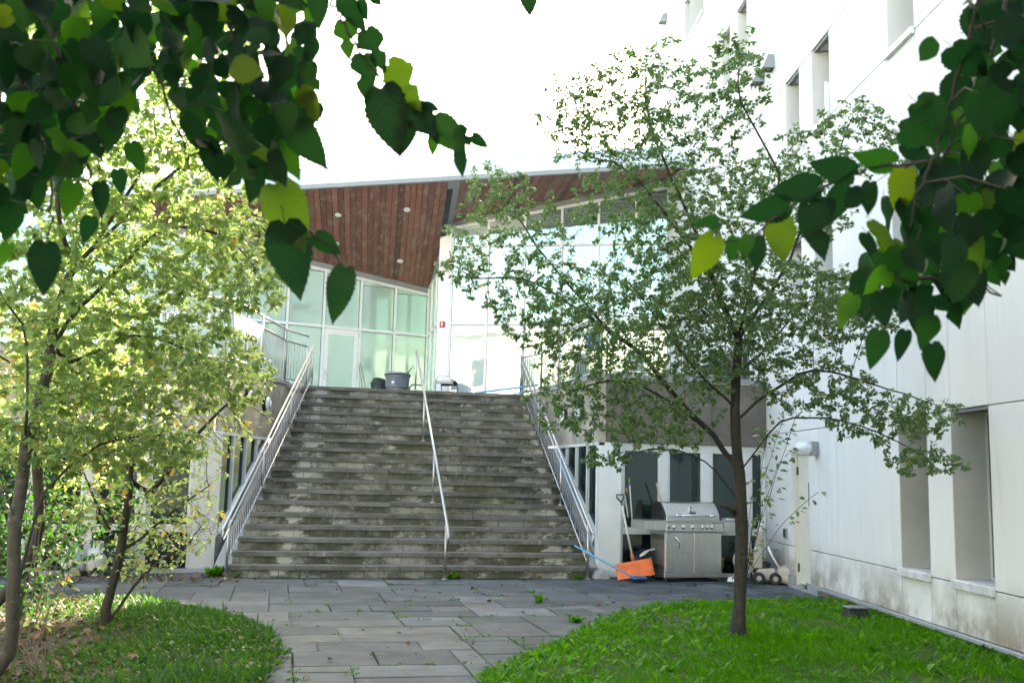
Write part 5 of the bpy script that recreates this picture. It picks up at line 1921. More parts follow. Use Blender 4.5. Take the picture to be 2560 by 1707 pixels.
limb(nodes, par, i0 - 2, [px(1620, 1060, D0 - .2), px(1500, 1030, D0 - .4), px(1400, 1060, D0 - .5)], .012)
limb(nodes, par, i0, [px(1740, 1030, D0 - .1), px(1790, 970, D0 - .3), px(1900, 960, D0 - .6), px(2010, 990, D0 - .8), px(2110, 1040, D0 - .9)], .012)
limb(nodes, par, i0 + 3, [px(1770, 900, D0 - .2), px(1870, 850, D0 - .4), px(2000, 880, D0 - .6), px(2150, 930, D0 - .8)], .012)
limb(nodes, par, i0 + 6, [px(1760, 800, D0 + .3), px(1850, 700, D0 + .5), px(1950, 640, D0 + .6)], .012)
limb(nodes, par, i0 + 4, [px(1600, 850, D0 - .5), px(1500, 720, D0 - .8), px(1420, 620, D0 - .9)], .012)
lobes = [(1470, 250, 190, 160, D0 + .3, .7, 150), (1330, 270, 110, 120, D0 + .7, .5, 40), (1690, 190, 90, 130, D0 - .5, .5, 55), (1560, 470, 260, 150, D0 + .1, .9, 190),
         (1860, 420, 150, 150, D0 + .3, .6, 80), (1960, 270, 90, 60, D0 + .6, .35, 26), (2040, 330, 70, 60, D0 + .5, .3, 18), (1170, 560, 150, 170, D0 + .4, .5, 110), (1290, 700, 170, 130, D0 + .3, .6, 110), (1060, 620, 70, 50, D0 + .4, .3, 22), (1120, 420, 60, 60, D0 + .5, .25, 18),
         (1480, 780, 280, 180, D0, 1.0, 300), (1750, 720, 260, 160, D0 - .1, 1.0, 260), (1600, 620, 220, 120, D0, .9, 150), (1950, 700, 130, 100, D0 - .2, .7, 70), (1320, 930, 130, 80, D0 - .1, .5, 60), (1480, 980, 170, 70, D0 - .3, .6, 70),
         (2050, 960, 170, 70, D0 - .7, .5, 80), (2120, 1060, 100, 40, D0 - .9, .35, 30), (1880, 880, 150, 80, D0 - .4, .6, 70), (1390, 1060, 70, 30, D0 - .5, .25, 12)]
A = crown_attr(lobes)
P1, par1 = colonize(nodes, par, A, .06, .8, .07)
o, rad1, ch1, acc1 = wood_mesh("trunk", P1, par1, .0012, .062, t1, "bark_dark", 1.7, 1.75)


def green_tint(amt_yel):
    def f(b):
        n = len(b)
        v = np.clip(rng.normal(.30, .16, n), 0, .66)
        y = rng.random(n) < amt_yel
        v[y] = rng.uniform(.72, 1.0, y.sum())
        return v
    return f


V, T, ti = leaves_on(P1, par1, rad1, ch1, 88000, .034, green_tint(.018), .0034)
o = bpy.data.objects.new("crown", np_mesh("crown", V - np.array(tbase), T, "leaf_tree", ti))
COL.objects.link(o); o.parent = t1; o["kind"] = "stuff"
# sawn stub and suckers from the foot
MB().tube([px(1692, 1180, D0), px(1668, 1163, D0 - .06), px(1648, 1160, D0 - .1)], [.03, .018, .013], 8).build("stub", "bark_dark", t1, smooth=True)
sn, sp = [tbase + np.array([.03, .02, .0])], [-1]
k0 = limb(sn, sp, 0, [px(1712, 1330, D0 - .02)], .004)
for (ex, ey, mx_, my2, dd) in ((1830, 950, 1760, 1160, -.1), (1800, 960, 1740, 1150, .1), (1880, 1130, 1800, 1200, -.25), (1770, 980, 1725, 1150, .05), (1790, 1060, 1750, 1180, -.2), (1760, 1000, 1735, 1180, .15)):
    limb(sn, sp, k0, [px(mx_, my2, D0 + dd * .5), px(ex, ey, D0 + dd)], .008)
SP, spar = np.array(sn), np.array(sp)
so_, srad, sch, sacc = wood_mesh("sucker_stems", SP, spar, .003, .009, t1, "bark_dark", 2.0)
sub = np.nonzero(SP[:, 2] > .8)[0]
nl = 170
pk = rng.choice(sub, nl)
D_ = norm(rng.normal(0, 1, (nl, 3)) * np.array([1, 1, .35]) + np.array([.3, 0, -.1]))
V, T, ti = scatter_leaves(SP[pk] + D_ * rng.uniform(0, .12, (nl, 1)), D_, norm(np.array([0, -.3, 1.]) + rng.normal(0, .4, (nl, 3))), rng.uniform(.05, .085, nl), green_tint(.03)(SP[pk]))
o = bpy.data.objects.new("sucker_leaves", np_mesh("sucker_leaves", V - np.array(tbase), T, "leaf_tree", ti))
COL.objects.link(o); o.parent = t1; o["kind"] = "stuff"

# ------------------------------------------------------------------ left-hand trees
lb = np.array([-4.35, -7.35, .02])
DL = float((Vector(lb) - CAM).dot(fw))
t2_ = thing("multi_stem_tree", lb, "tall sunlit multi-stemmed tree at the left edge of the path bed", "tree")
nodes, par = [lb], [-1]
a0 = limb(nodes, par, 0, [px(20, 1500, DL), px(32, 1330, DL), px(34, 1200, DL)], .006)
a1 = limb(nodes, par, a0, [px(52, 1090, DL + .1), px(66, 980, DL + .2), px(105, 870, DL + .3), px(122, 745, DL + .4), px(160, 632, DL + .5), px(220, 560, DL + .6), px(290, 450, DL + .8), px(360, 320, DL + 1.0)], .012)
limb(nodes, par, a0, [px(8, 1115, DL - .1), px(-30, 1000, DL - .2), px(-60, 800, DL - .2), px(-40, 600, DL)], .012)
limb(nodes, par, a0 + 3, [px(62, 900, DL - .2), px(52, 745, DL - .3), px(6, 686, DL - .4), px(-30, 560, DL - .4), px(20, 380, DL - .3)], .012)
limb(nodes, par, a0 + 8, [px(160, 830, DL + .6), px(265, 783, DL + .9), px(340, 773, DL + 1.1), px(420, 800, DL + 1.3), px(500, 830, DL + 1.5)], .012)
limb(nodes, par, a0 + 12, [px(150, 560, DL), px(130, 420, DL - .1), px(150, 250, DL), px(180, 120, DL)], .015)
limb(nodes, par, a1 - 12, [px(330, 560, DL + .9), px(430, 520, DL + 1.2), px(540, 560, DL + 1.5), px(600, 640, DL + 1.6)], .015)
limb(nodes, par, a1 - 8, [px(420, 380, DL + 1.2), px(520, 330, DL + 1.5), px(620, 300, DL + 1.7), px(690, 300, DL + 1.8)], .015)
limb(nodes, par, a0 - 3, [px(100, 1130, DL + .2), px(150, 1080, DL + .4), px(230, 1020, DL + .6), px(330, 1000, DL + .9)], .012)
lobes = [(120, 260, 200, 260, DL + .2, .9, 210), (320, 330, 230, 250, DL + .9, .9, 230), (450, 460, 150, 180, DL + 1.3, .8, 150), (570, 600, 110, 130, DL + 1.5, .6, 110), (360, 620, 260, 190, DL + 1.0, 1.0, 260), (120, 620, 180, 230, DL, .8, 170),
         (330, 830, 250, 120, DL + 1.0, .8, 210), (520, 850, 110, 110, DL + 1.5, .5, 90), (600, 300, 110, 90, DL + 1.7, .4, 26), (150, 950, 230, 130, DL + .4, .8, 190), (300, 1030, 190, 70, DL + .9, .6, 110), (60, 60, 150, 120, DL, .7, 70), (420, 120, 200, 120, DL + 1.2, .8, 110)]
A = crown_attr(lobes)
P2, par2 = colonize(nodes, par, A, .08, .9, .10)
o, rad2, ch2, acc2 = wood_mesh("trunk", P2, par2, .0013, .046, t2_, "bark_grey", 1.75, 1.25)
V, T, ti = leaves_on(P2, par2, rad2, ch2, 44000, .046, green_tint(.03), .0042)
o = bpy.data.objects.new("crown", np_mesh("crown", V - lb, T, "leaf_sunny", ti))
COL.objects.link(o); o.parent = t2_; o["kind"] = "stuff"

# dark twiggy tree nearer the stairs
db = np.array([-3.96, -4.66, .02])
DD = float((Vector(db) - CAM).dot(fw))
t3 = thing("twiggy_tree", db, "dark leaning twiggy tree with few yellow leaves left of the path", "tree")
nodes, par = [db], [-1]
b0 = limb(nodes, par, 0, [px(243, 1400, DD), px(256, 1350, DD), px(270, 1300, DD)], .008)
b1 = limb(nodes, par, b0, [px(284, 1220, DD), px(296, 1140, DD - .05), px(302, 1060, DD - .1), px(310, 960, DD - .1), px(330, 860, DD)], .01)
limb(nodes, par, b0 + 5, [px(345, 1130, DD + .2), px(393, 1073, DD + .3), px(450, 1000, DD + .4), px(520, 930, DD + .5)], .01)
limb(nodes, par, b0 + 1, [px(320, 1240, DD + .2), px(370, 1195, DD + .4), px(430, 1150, DD + .5), px(480, 1115, DD + .6)], .01)
limb(nodes, par, b0 + 2, [px(255, 1220, DD - .2), px(222, 1160, DD - .3), px(190, 1080, DD - .4)], .01)
limb(nodes, par, b0 + 8, [px(250, 1030, DD - .2), px(210, 930, DD - .3)], .01)
limb(nodes, par, b0 - 3, [px(330, 1320, DD + .2), px(400, 1270, DD + .4), px(440, 1240, DD + .5)], .01)
lobes = [(380, 1050, 150, 110, DD + .3, .7, 150), (470, 990, 120, 70, DD + .5, .5, 90), (300, 950, 170, 100, DD, .7, 130), (400, 1190, 110, 90, DD + .4, .5, 110), (220, 1120, 90, 110, DD - .3, .5, 90), (560, 960, 70, 40, DD + .6, .3, 26), (330, 1260, 110, 80, DD + .3, .5, 110), (430, 1230, 60, 60, DD + .5, .3, 40), (500, 880, 110, 60, DD + .5, .4, 60)]
A = crown_attr(lobes)
P3, par3 = colonize(nodes, par, A, .06, .8, .06)
o, rad3, ch3, acc3 = wood_mesh("trunk", P3, par3, .0016, .045, t3, "bark_dark", 1.9, 1.35)


def autumn(b):
    n = len(b)
    v = np.clip(rng.normal(.35, .18, n), 0, .7)
    y = rng.random(n) < .22
    v[y] = rng.uniform(.72, 1.0, y.sum())
    return v


V, T, ti = leaves_on(P3, par3, rad3, ch3, 2600, .055, autumn, .004)
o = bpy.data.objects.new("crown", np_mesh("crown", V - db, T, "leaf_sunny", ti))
COL.objects.link(o); o.parent = t3; o["kind"] = "stuff"

# second dark stem behind, and thin suckers catching the light at the left edge
eb = np.array([-5.0, -5.2, .0])
DE = float((Vector(eb) - CAM).dot(fw))
t4 = thing("dark_stem_tree", eb, "dark upright stem behind the sunlit suckers at the far left", "tree")
nodes, par = [eb], [-1]
e0 = limb(nodes, par, 0, [px(80, 1250, DE), px(84, 1050, DE), px(95, 900, DE), px(130, 760, DE)], .012)
limb(nodes, par, e0 - 8, [px(150, 1000, DE + .2), px(200, 880, DE + .3)], .012)
A = crown_attr([(140, 800, 170, 150, DE + .1, .8, 120), (60, 950, 110, 120, DE, .6, 60)])
P4, par4 = colonize(nodes, par, A, .09, .9, .11)
o, rad4, ch4, acc4 = wood_mesh("trunk", P4, par4, .003, .045, t4, "bark_dark", 2.2, 1.2)
V, T, ti = leaves_on(P4, par4, rad4, ch4, 3200, .068, autumn, .006)
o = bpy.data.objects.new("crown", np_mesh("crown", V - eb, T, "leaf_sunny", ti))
COL.objects.link(o); o.parent = t4; o["kind"] = "stuff"

sb_ = np.array([-3.98, -7.15, .02])
DS = float((Vector(sb_) - CAM).dot(fw))
t5 = thing("sucker_shrub", sb_, "clump of thin bare upright shoots beside the left trunk", "shrub")
nodes, par = [sb_], [-1]
ends = [(120, 1160, 70, 1380, .1), (150, 1150, 90, 1370, .2), (100, 1180, 66, 1390, -.1), (180, 1240, 110, 1400, .3), (205, 1200, 130, 1390, .4), (130, 1260, 80, 1420, -.2), (85, 1200, 60, 1400, 0), (165, 1190, 100, 1385, .1), (140, 1330, 95, 1450, .3), (192, 1160, 120, 1380, .2)]
for (ex, ey, mx2, my3, dd) in ends:
    limb(nodes, par, 0, [px(mx2 - 25, my3 + 90, DS + dd * .3), px(mx2, my3, DS + dd * .6), px(ex, ey, DS + dd)], .010)
P5, par5 = np.array(nodes), np.array(par)
o, rad5, ch5, acc5 = wood_mesh("stems", P5, par5, .004, .012, t5, "bark_twig", 1.2)
sel = np.nonzero(P5[:, 2] > .35)[0]
nl = 110
pk = rng.choice(sel, nl)
D_ = norm(rng.normal(0, 1, (nl, 3)) * np.array([1, 1, .3]) + np.array([.5, 0, -.15]))
V, T, ti = scatter_leaves(P5[pk] + D_ * rng.uniform(0, .08, (nl, 1)), D_, norm(np.array([0, -.3, 1.]) + rng.normal(0, .4, (nl, 3))), rng.uniform(.05, .08, nl), autumn(P5[pk]))
o = bpy.data.objects.new("leaves", np_mesh("leaves", V - sb_, T, "leaf_sunny", ti))
COL.objects.link(o); o.parent = t5; o["kind"] = "stuff"


# dark shrubs between the left trees and the low wing
def shrub(c, w_, h_, n, label, seed_stems=7):
    c = np.array(c, float)
    t = thing("dark_shrub", c, label, "shrub", "dark shrubs under the left trees")
    nd, pr = [c], [-1]
    for k in range(seed_stems):
        a = rng.uniform(0, 2 * np.pi)
        limb(nd, pr, 0, [c + np.array([math.cos(a) * w_ * .25, math.sin(a) * w_ * .25, h_ * .45]), c + np.array([math.cos(a) * w_ * .6, math.sin(a) * w_ * .5, h_ * rng.uniform(.7, 1)])], .02)
    q = norm(rng.normal(0, 1, (520, 3))) * rng.random((520, 1)) ** .4
    A_ = c + np.array([0, 0, h_ * .58]) + q * np.array([w_, w_ * .8, h_ * .5])
    Pn, pp = colonize(nd, pr, A_[A_[:, 2] > .1], .07, .9, .08)
    _, rd_, cc, _ = wood_mesh("stems", Pn, pp, .0022, .016, t, "bark_dark", 1.8)
    V_, T_, tt_ = leaves_on(Pn, pp, rd_, cc, n, .055, lambda b: autumn(b) * .45, .006)
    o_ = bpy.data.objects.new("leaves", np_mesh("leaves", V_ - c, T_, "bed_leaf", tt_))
    COL.objects.link(o_); o_.parent = t; o_["kind"] = "stuff"


shrub((-5.15, -2.75, .02), .65, 1.6, 1500, "dark bare-stemmed shrub before the windows, nearest the left edge")
shrub((-4.35, -1.75, .02), .60, 1.35, 1100, "dark twiggy shrub before the windows behind the leaning tree")
shrub((-4.75, -4.6, .02), .55, 1.1, 1000, "dark low shrub beside the leaning twiggy tree")

# ------------------------------------------------------------------ lawns, weeds and litter
def rand_in(poly, n, box, dens=None):
    out = []
    cnt = 0
    while cnt < n:
        q = rng.random((n * 2, 2)) * np.array([box[1] - box[0], box[3] - box[2]]) + np.array([box[0], box[2]])
        x, y = q[:, 0], q[:, 1]
        c = np.zeros(len(q), bool)
        j = len(poly) - 1
        for i in range(len(poly)):
            xi, yi = poly[i]; xj, yj = poly[j]
            hit_ = (yi > y) != (yj > y)
            with np.errstate(divide='ignore', invalid='ignore'):
                hit_ &= x < (xj - xi) * (y - yi) / (yj - yi + 1e-12) + xi
            c ^= hit_
            j = i
        q = q[c]
        if dens is not None:
            q = q[rng.random(len(q)) < dens(q)]
        out.append(q)
        cnt += len(q)
    return np.vstack(out)[:n]


BLADE_V = np.array([(-.5, 0, 0), (.5, 0, 0), (-.38, .55, .06), (.38, .55, .06), (0, 1, .22)], float)
BLADE_T = np.array([(0, 1, 3), (0, 3, 2), (2, 3, 4)])


def patch(q, f, lo=.0):
    """cheap smooth pattern over the ground, 0..1"""
    return .5 + .5 * np.sin(q[:, 0] * f + 1.3 * np.sin(q[:, 1] * f * .8)) * np.sin(q[:, 1] * f * 1.1 + 1.1 * np.sin(q[:, 0] * f * .7 + 2))


def grass(name, poly, n, box, hmean, dens, label, tint_mu, mat="grass_blade"):
    q = rand_in(poly, n, box, dens)
    z = np.full(len(q), .02)
    P = np.column_stack([q, z])
    a = rng.uniform(0, 2 * np.pi, len(q))
    D = np.column_stack([np.cos(a) * .5, np.sin(a) * .5, np.ones(len(q))]) + rng.normal(0, .12, (len(q), 3))
    N = np.column_stack([np.cos(a), np.sin(a), np.zeros(len(q))])
    S = hmean * np.clip(rng.lognormal(-.05, .38, len(q)), .35, 2.4) * (.7 + .6 * patch(q, 1.9))
    ti = np.clip(tint_mu + .25 * (patch(q, 2.7) - .5) + rng.normal(0, .13, len(q)), 0, 1)
    V, T, ti = scatter_leaves(P, D, N, S, ti, BLADE_V, BLADE_T, .075)
    o = bpy.data.objects.new(name, np_mesh(name, V, T, mat, ti))
    COL.objects.link(o)
    return tag(o, label, "grass", kind="stuff")


WEED_V = np.array([(-.06, 0, 0), (.06, 0, 0), (-.16, .35, .16), (.16, .35, .16), (0, .38, .12), (-.20, .7, .2), (.20, .7, .2), (0, .72, .16), (0, 1.0, .12)], float)
WEED_T = np.array([(0, 4, 2), (0, 1, 4), (1, 3, 4), (2, 4, 7), (2, 7, 5), (4, 3, 6), (4, 6, 7), (5, 7, 8), (7, 6, 8)])


def weeds(name, pts, per, size, label, mu=.4, zb=.02, spread=.05, upf=.55, parent=None, off=None, mat="weed_leaf"):
    n = len(pts)
    c = np.repeat(pts, per, axis=0)
    m = len(c)
    a = rng.uniform(0, 2 * np.pi, m)
    D = np.column_stack([np.cos(a), np.sin(a), rng.uniform(.1, 1, m) * upf * 2])
    P = np.column_stack([c + np.column_stack([np.cos(a), np.sin(a)]) * rng.uniform(0, spread, (m, 1)), np.full(m, zb)])
    N = np.column_stack([-np.cos(a) * .6, -np.sin(a) * .6, np.ones(m)])
    S = size * np.clip(rng.normal(1, .3, m), .4, 1.8)
    ti = np.clip(np.repeat(rng.normal(mu, .2, n), per) + rng.normal(0, .08, m), 0, 1)
    V, T, ti = scatter_leaves(P, D, N, S, ti, WEED_V, WEED_T, 1.0)
    if off is not None:
        V = V - np.array(off)
    o = bpy.data.objects.new(name, np_mesh(name, V, T, mat, ti))
    COL.objects.link(o)
    if parent is not None:
        o.parent = parent
        return o
    return tag(o, label, "weeds", kind="stuff")


near = lambda q: np.clip(1.15 - (q[:, 1] + 11) * .045, .35, 1) * np.where(np.hypot(q[:, 0] - 1.55, (q[:, 1] + 4.9) * .8) < .55, .22, 1) * np.clip(.45 + 1.1 * patch(q, 3.1), .3, 1)
RB = (-1.1, 4.9, -10.6, -3.05)
grass("lawn_grass", RLAWN, 95000, RB, .062, near, "lush green grass of the right lawn round the young tree", .50)
edge = lambda q: np.array([1.0 if edge_dist(RLAWN, x, y) < .35 else .32 for x, y in q])
weeds("lawn_weeds", rand_in(RLAWN, 1500, RB, edge), 5, .075, "broad-leaved dandelions scattered through the right lawn", .55)


def lden(q):
    d = np.clip((q[:, 0] + 4.3) / 1.3, .04, 1.0) * np.clip(.25 + 1.3 * patch(q, 3.7), .12, 1)
    d = np.where(q[:, 1] > -4.4, np.clip((q[:, 0] + 4.4) / .9, .15, 1) , d)
    return d


LBX = (-6.2, -2.3, -10.2, -2.4)
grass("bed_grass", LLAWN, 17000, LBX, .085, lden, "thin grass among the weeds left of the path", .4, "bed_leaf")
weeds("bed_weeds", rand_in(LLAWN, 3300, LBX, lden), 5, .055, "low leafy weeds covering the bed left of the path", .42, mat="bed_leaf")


def border_pts(poly, n, jit):
    a = np.array(poly); b = np.roll(a, -1, 0)
    L = np.linalg.norm(b - a, axis=1)
    k = rng.choice(len(a), n, p=L / L.sum())
    p = a[k] + (b - a)[k] * rng.random((n, 1))
    p = p + rng.normal(0, jit, (n, 2))
    return p[(p[:, 1] > -10.5) & (p[:, 0] < 4.3) & (p[:, 0] > -4.6)]


weeds("lawn_edge_weeds", border_pts(RLAWN, 700, .05), 5, .06, "ragged weeds along the edge of the right lawn", .5)
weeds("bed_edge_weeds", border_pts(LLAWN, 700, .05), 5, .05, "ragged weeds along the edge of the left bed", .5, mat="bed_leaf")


def litter(name, pts, size, label, zb):
    n = len(pts)
    P = np.column_stack([pts, np.full(n, zb) + rng.uniform(0, .02, n)])
    a = rng.uniform(0, 2 * np.pi, n)
    D = np.column_stack([np.cos(a), np.sin(a), rng.normal(0, .25, n)])
    N = norm(np.array([0, 0, 1.0]) + rng.normal(0, .4, (n, 3)))
    V, T, ti = scatter_leaves(P, D, N, size * np.clip(rng.normal(1, .3, n), .4, 1.7), rng.random(n), wide=1.25)
    o = bpy.data.objects.new(name, np_mesh(name, V, T, "litter_leaf", ti))
    COL.objects.link(o)
    return tag(o, label, "fallen leaves", kind="stuff")


litter("leaf_litter", rand_in(LLAWN, 3800, (-6.5, -2.6, -9, -2.35), lambda q: np.clip(1.3 - (q[:, 0] + 5) / 1.6, .04, 1)), .062, "brown fallen leaves on the soil under the left trees", .035)
q1 = np.column_stack([rng.uniform(-5.2, -2.9, 420), rng.uniform(-.75, .35, 420)])
q1 = q1[(q1[:, 1] < .76 + (q1[:, 0] + 3.32) * .23 - .02) & (q1[:, 1] > -.9 + .25 * np.sin(q1[:, 0] * 3))]
q2 = np.column_stack([rng.uniform(-5.5, 4.5, 260), rng.uniform(-8.5, -.4, 260)])
litter("path_litter", np.vstack([q1, q2]), .05, "dry leaves blown along the wall and across the flagstones", .006)

# weeds rooted in the paving joints
jp = []
rs = random.Random(77)
for (x0, x1, y0, y1) in STONES:
    if y0 < -8 or y1 > -.15:
        continue
    for k in range(2):
        if rs.random() < .30:
            if rs.random() < .5:
                jp.append((rs.uniform(x0, x1), y0))
            else:
                jp.append((x0, rs.uniform(y0, y1)))
jp = np.array([p for p in jp if not inside(RLAWN, *p) and not inside(LLAWN, *p) and p[0] < wall_x(p[1]) - .1])
jj = np.vstack([jp + rng.normal(0, 1, jp.shape) * np.array([[.05, .008]]) for _ in range(5)])
weeds("joint_weeds", jj, 4, .024, "tiny weeds and moss in the joints of the flagstones", .35, 0.0, .02)


def clump(x, y, n, size, label, upf=.8):
    t = thing("weed_clump", (x, y, 0), label, "weed")
    pts = np.array([[x, y]]) + rng.normal(0, size * .35, (n, 2))
    weeds("leaves", pts, 5, size, None, .30, 0.0, .03, upf, t, (x, y, 0))
    return t


for (ppx, ppy, n, sz, lab) in ((537, 1440, 24, .11, "tall leafy weed clump at the left foot of the stairs"), (590, 1444, 6, .09, "small weed tuft between the stair foot and the leaf litter"), (1134, 1447, 9, .085, "green weed clump beside the middle handrail post"), (1450, 1449, 5, .07, "small weeds at the right handrail post"),
                               (1350, 1505, 6, .08, "low weed tuft in a paving joint before the stairs"), (1440, 1555, 7, .08, "low weed tuft in a paving joint near the right lawn"), (2030, 1478, 8, .10, "weeds along the plinth beside the cream door"), (1210, 1436, 3, .06, "tiny weed growing from the lowest riser")):
    p = onz(ppx, ppy)
    clump(p.x, p.y, n, sz, lab)
# weeds along the plinth ledge of the white wall
lp = []
for k in range(150):
    s = rng.uniform(-7.5, -2.2)
    p = FR.p(s, -.05 - abs(rng.normal(0, .05)), 0)
    lp.append((p.x, p.y))
weeds("plinth_weeds", np.array(lp), 5, .07, "ragged weeds along the plinth of the white wall", .3, .02, .04, .8)

# ------------------------------------------------------------------ mulberry boughs hanging into view
def mulberry_leaf(seed, lobed):
    rs = random.Random(seed)
    n = 22
    L, Rr = [], []
    mid = []
    ph = rs.uniform(0, 6)
    wd = rs.uniform(.70, .92)
    for i in range(n + 1):
        t = i / n
        w_ = float(np.interp(t, [0, .05, .12, .22, .35, .5, .65, .78, .88, .95, 1], [.10, .27, .37, .425, .42, .365, .28, .185, .095, .035, 0])) * wd
        mid.append((0, t, -.10 * t * t + .02 * math.sin(3 * t + ph)))
        for side, lst in ((-1, L), (1, Rr)):
            k = 1.0
            if lobed & (1 if side < 0 else 2):
                k = 1 - .62 * math.exp(-((t - .47) / .085) ** 2) + .10 * math.exp(-((t - .26) / .1) ** 2)
            ser = 1 + (.05 if i % 2 else -.035) + rs.uniform(-.02, .02)
            back = -.10 * math.exp(-((t - .05) / .09) ** 2)           # heart-shaped base
            lst.append((side * w_ * k * ser, t + back, .16 * w_ - .10 * t * t + .03 * math.sin(9 * t + ph + side * 2)))
    mb = MB()
    vs = mid + L + Rr
    fs = []
    for i in range(n):
        fs += [(i, i + 1, n + 1 + i + 1, n + 1 + i), (i, 2 * n + 2 + i, 2 * n + 2 + i + 1, i + 1)]
    mb.add(vs, fs)
    mb.tube([(0, 0, 0), (0, -.12, .015), (0, -.25, .05)], .007, 5)      # leaf stalk
    return mb.mesh("mulberry_leaf", "mulberry_leaf_green", None, True)


LM = [mulberry_leaf(k, 0) for k in range(5)] + [mulberry_leaf(10 + k, 1 + k % 3) for k in range(3)]
rs = random.Random(99)


def hang_leaf(parent, base, tip, D, tilt=28, lobed=False, dt=None, wx=1.0):
    b = at(base[0], base[1], D)
    e = at(tip[0], tip[1], D + (dt if dt is not None else rs.uniform(-.03, .03)))
    L = (e - b).length
    y = (e - b).normalized()
    n = (CAM - b).normalized() + Vector((rs.gauss(0, 1), rs.gauss(0, 1), rs.gauss(0, 1))) * math.tan(R(tilt)) * .6
    if rs.random() < .5:
        n = -n
    x = y.cross(n).normalized()
    z = x.cross(y)
    me = rs.choice(LM[5:]) if lobed else rs.choice(LM[:5])
    o = place("leaf", me, parent, b, Matrix((x, y, z)).transposed(), (L * wx, L, L))
    return o


def bough(label, stems, poly=None, sep=46, dep=(1.95, 2.75), lens=(54, 98), explicit=(), seed=0, tilt=44, ang=34, twig_r=.0045, into=None):
    """stems: list of pixel polylines with depth; leaves fill the polygon around them"""
    global rs
    rs = random.Random(seed)
    s0 = stems[0]
    root = at(s0[0][0], s0[0][1], s0[0][2])
    t = into or thing("mulberry_bough", root, label, "branch", "mulberry boughs hanging into view")
    samp = []
    # each stem carries on upwards, out of view, into the crown overhead
    for s in stems:
        if s[0][1] > 0:
            continue
        a, b = at(*s[1]), at(*s[0])
        dv = (b - a).normalized()
        c1 = b + dv * .25 + Vector((0, 0, .30))
        c2 = c1 + Vector((rs.uniform(-.2, .2), rs.uniform(-.3, .1), .75))
        c3 = c2 + Vector((rs.uniform(-.3, .3), rs.uniform(-.9, -.4), .9))
        MB().tube([b, b.lerp(c1, .5) + Vector((0, 0, .03)), c1, c2, c3], [twig_r * 1.25, twig_r * 1.6, twig_r * 2.0, twig_r * 3.2, twig_r * 4.5], 7).build("limb", "bark_dark", t, smooth=True)
        for k in range(14):
            q = (b.lerp(c1, rs.random()) if k < 4 else c1.lerp(c2, rs.random())) + Vector((rs.gauss(0, .14), rs.gauss(0, .14), abs(rs.gauss(0, .1)) + .06))
            y_ = Vector((rs.gauss(0, .5), rs.gauss(0, .5), -1)).normalized()
            n2 = Vector((rs.gauss(0, 1), -1, .4)).normalized()
            x_ = y_.cross(n2).normalized()
            L_ = rs.uniform(.07, .12)
            place("leaf", rs.choice(LM[:5]), t, q, Matrix((x_, y_, x_.cross(y_))).transposed(), (L_,) * 3)
    for s in stems:
        pts = [at(*q) for q in s]
        fine = []
        for a, b in zip(pts, pts[1:]):
            for k in range(6):
                fine.append(a.lerp(b, k / 6) + Vector((rs.gauss(0, .003), rs.gauss(0, .003), rs.gauss(0, .003))))
        fine.append(pts[-1])
        m = len(fine)
        MB().tube(fine, [twig_r * (1.25 - .85 * i / m) for i in range(m)], 7).build("stem", "bark_dark", t, smooth=True)
        samp += fine
    for e in explicit:
        hang_leaf(t, e[0], e[1], e[2] if len(e) > 2 else 2.2, 18, len(e) > 3 and e[3], None, .8)
    if poly:
        xs = [p[0] for p in poly]; ys = [p[1] for p in poly]
        pts = []
        tries = 0
        while tries < 6000:
            tries += 1
            x, y = rs.uniform(min(xs), max(xs)), rs.uniform(min(ys), max(ys))
            if not inside(poly, x, y):
                continue
            if any((x - a) ** 2 + (y - b) ** 2 < sep ** 2 for a, b in pts):
                continue
            pts.append((x, y))
        for (x, y) in pts:
            D = rs.uniform(*dep)
            ln = rs.uniform(*lens) * 2.25 / D
            a = R(90 + rs.gauss(0, ang))
            dx, dy = math.cos(a) * ln / 2, math.sin(a) * ln / 2
            o = hang_leaf(t, (x - dx, y - dy), (x + dx, y + dy), D, tilt, rs.random() < .16, rs.gauss(0, .035))
            if rs.random() < .3:
                b = root_loc(o)
                near_ = min(samp, key=lambda q: (q - b).length)
                if (near_ - b).length < .35:
                    mid_ = (near_ + b) / 2 + Vector((0, 0, .02))
                    MB().tube([near_, mid_, b], [.002, .0016, .0012], 5, cap=False).build("twig", "bark_grey", t)
    return t


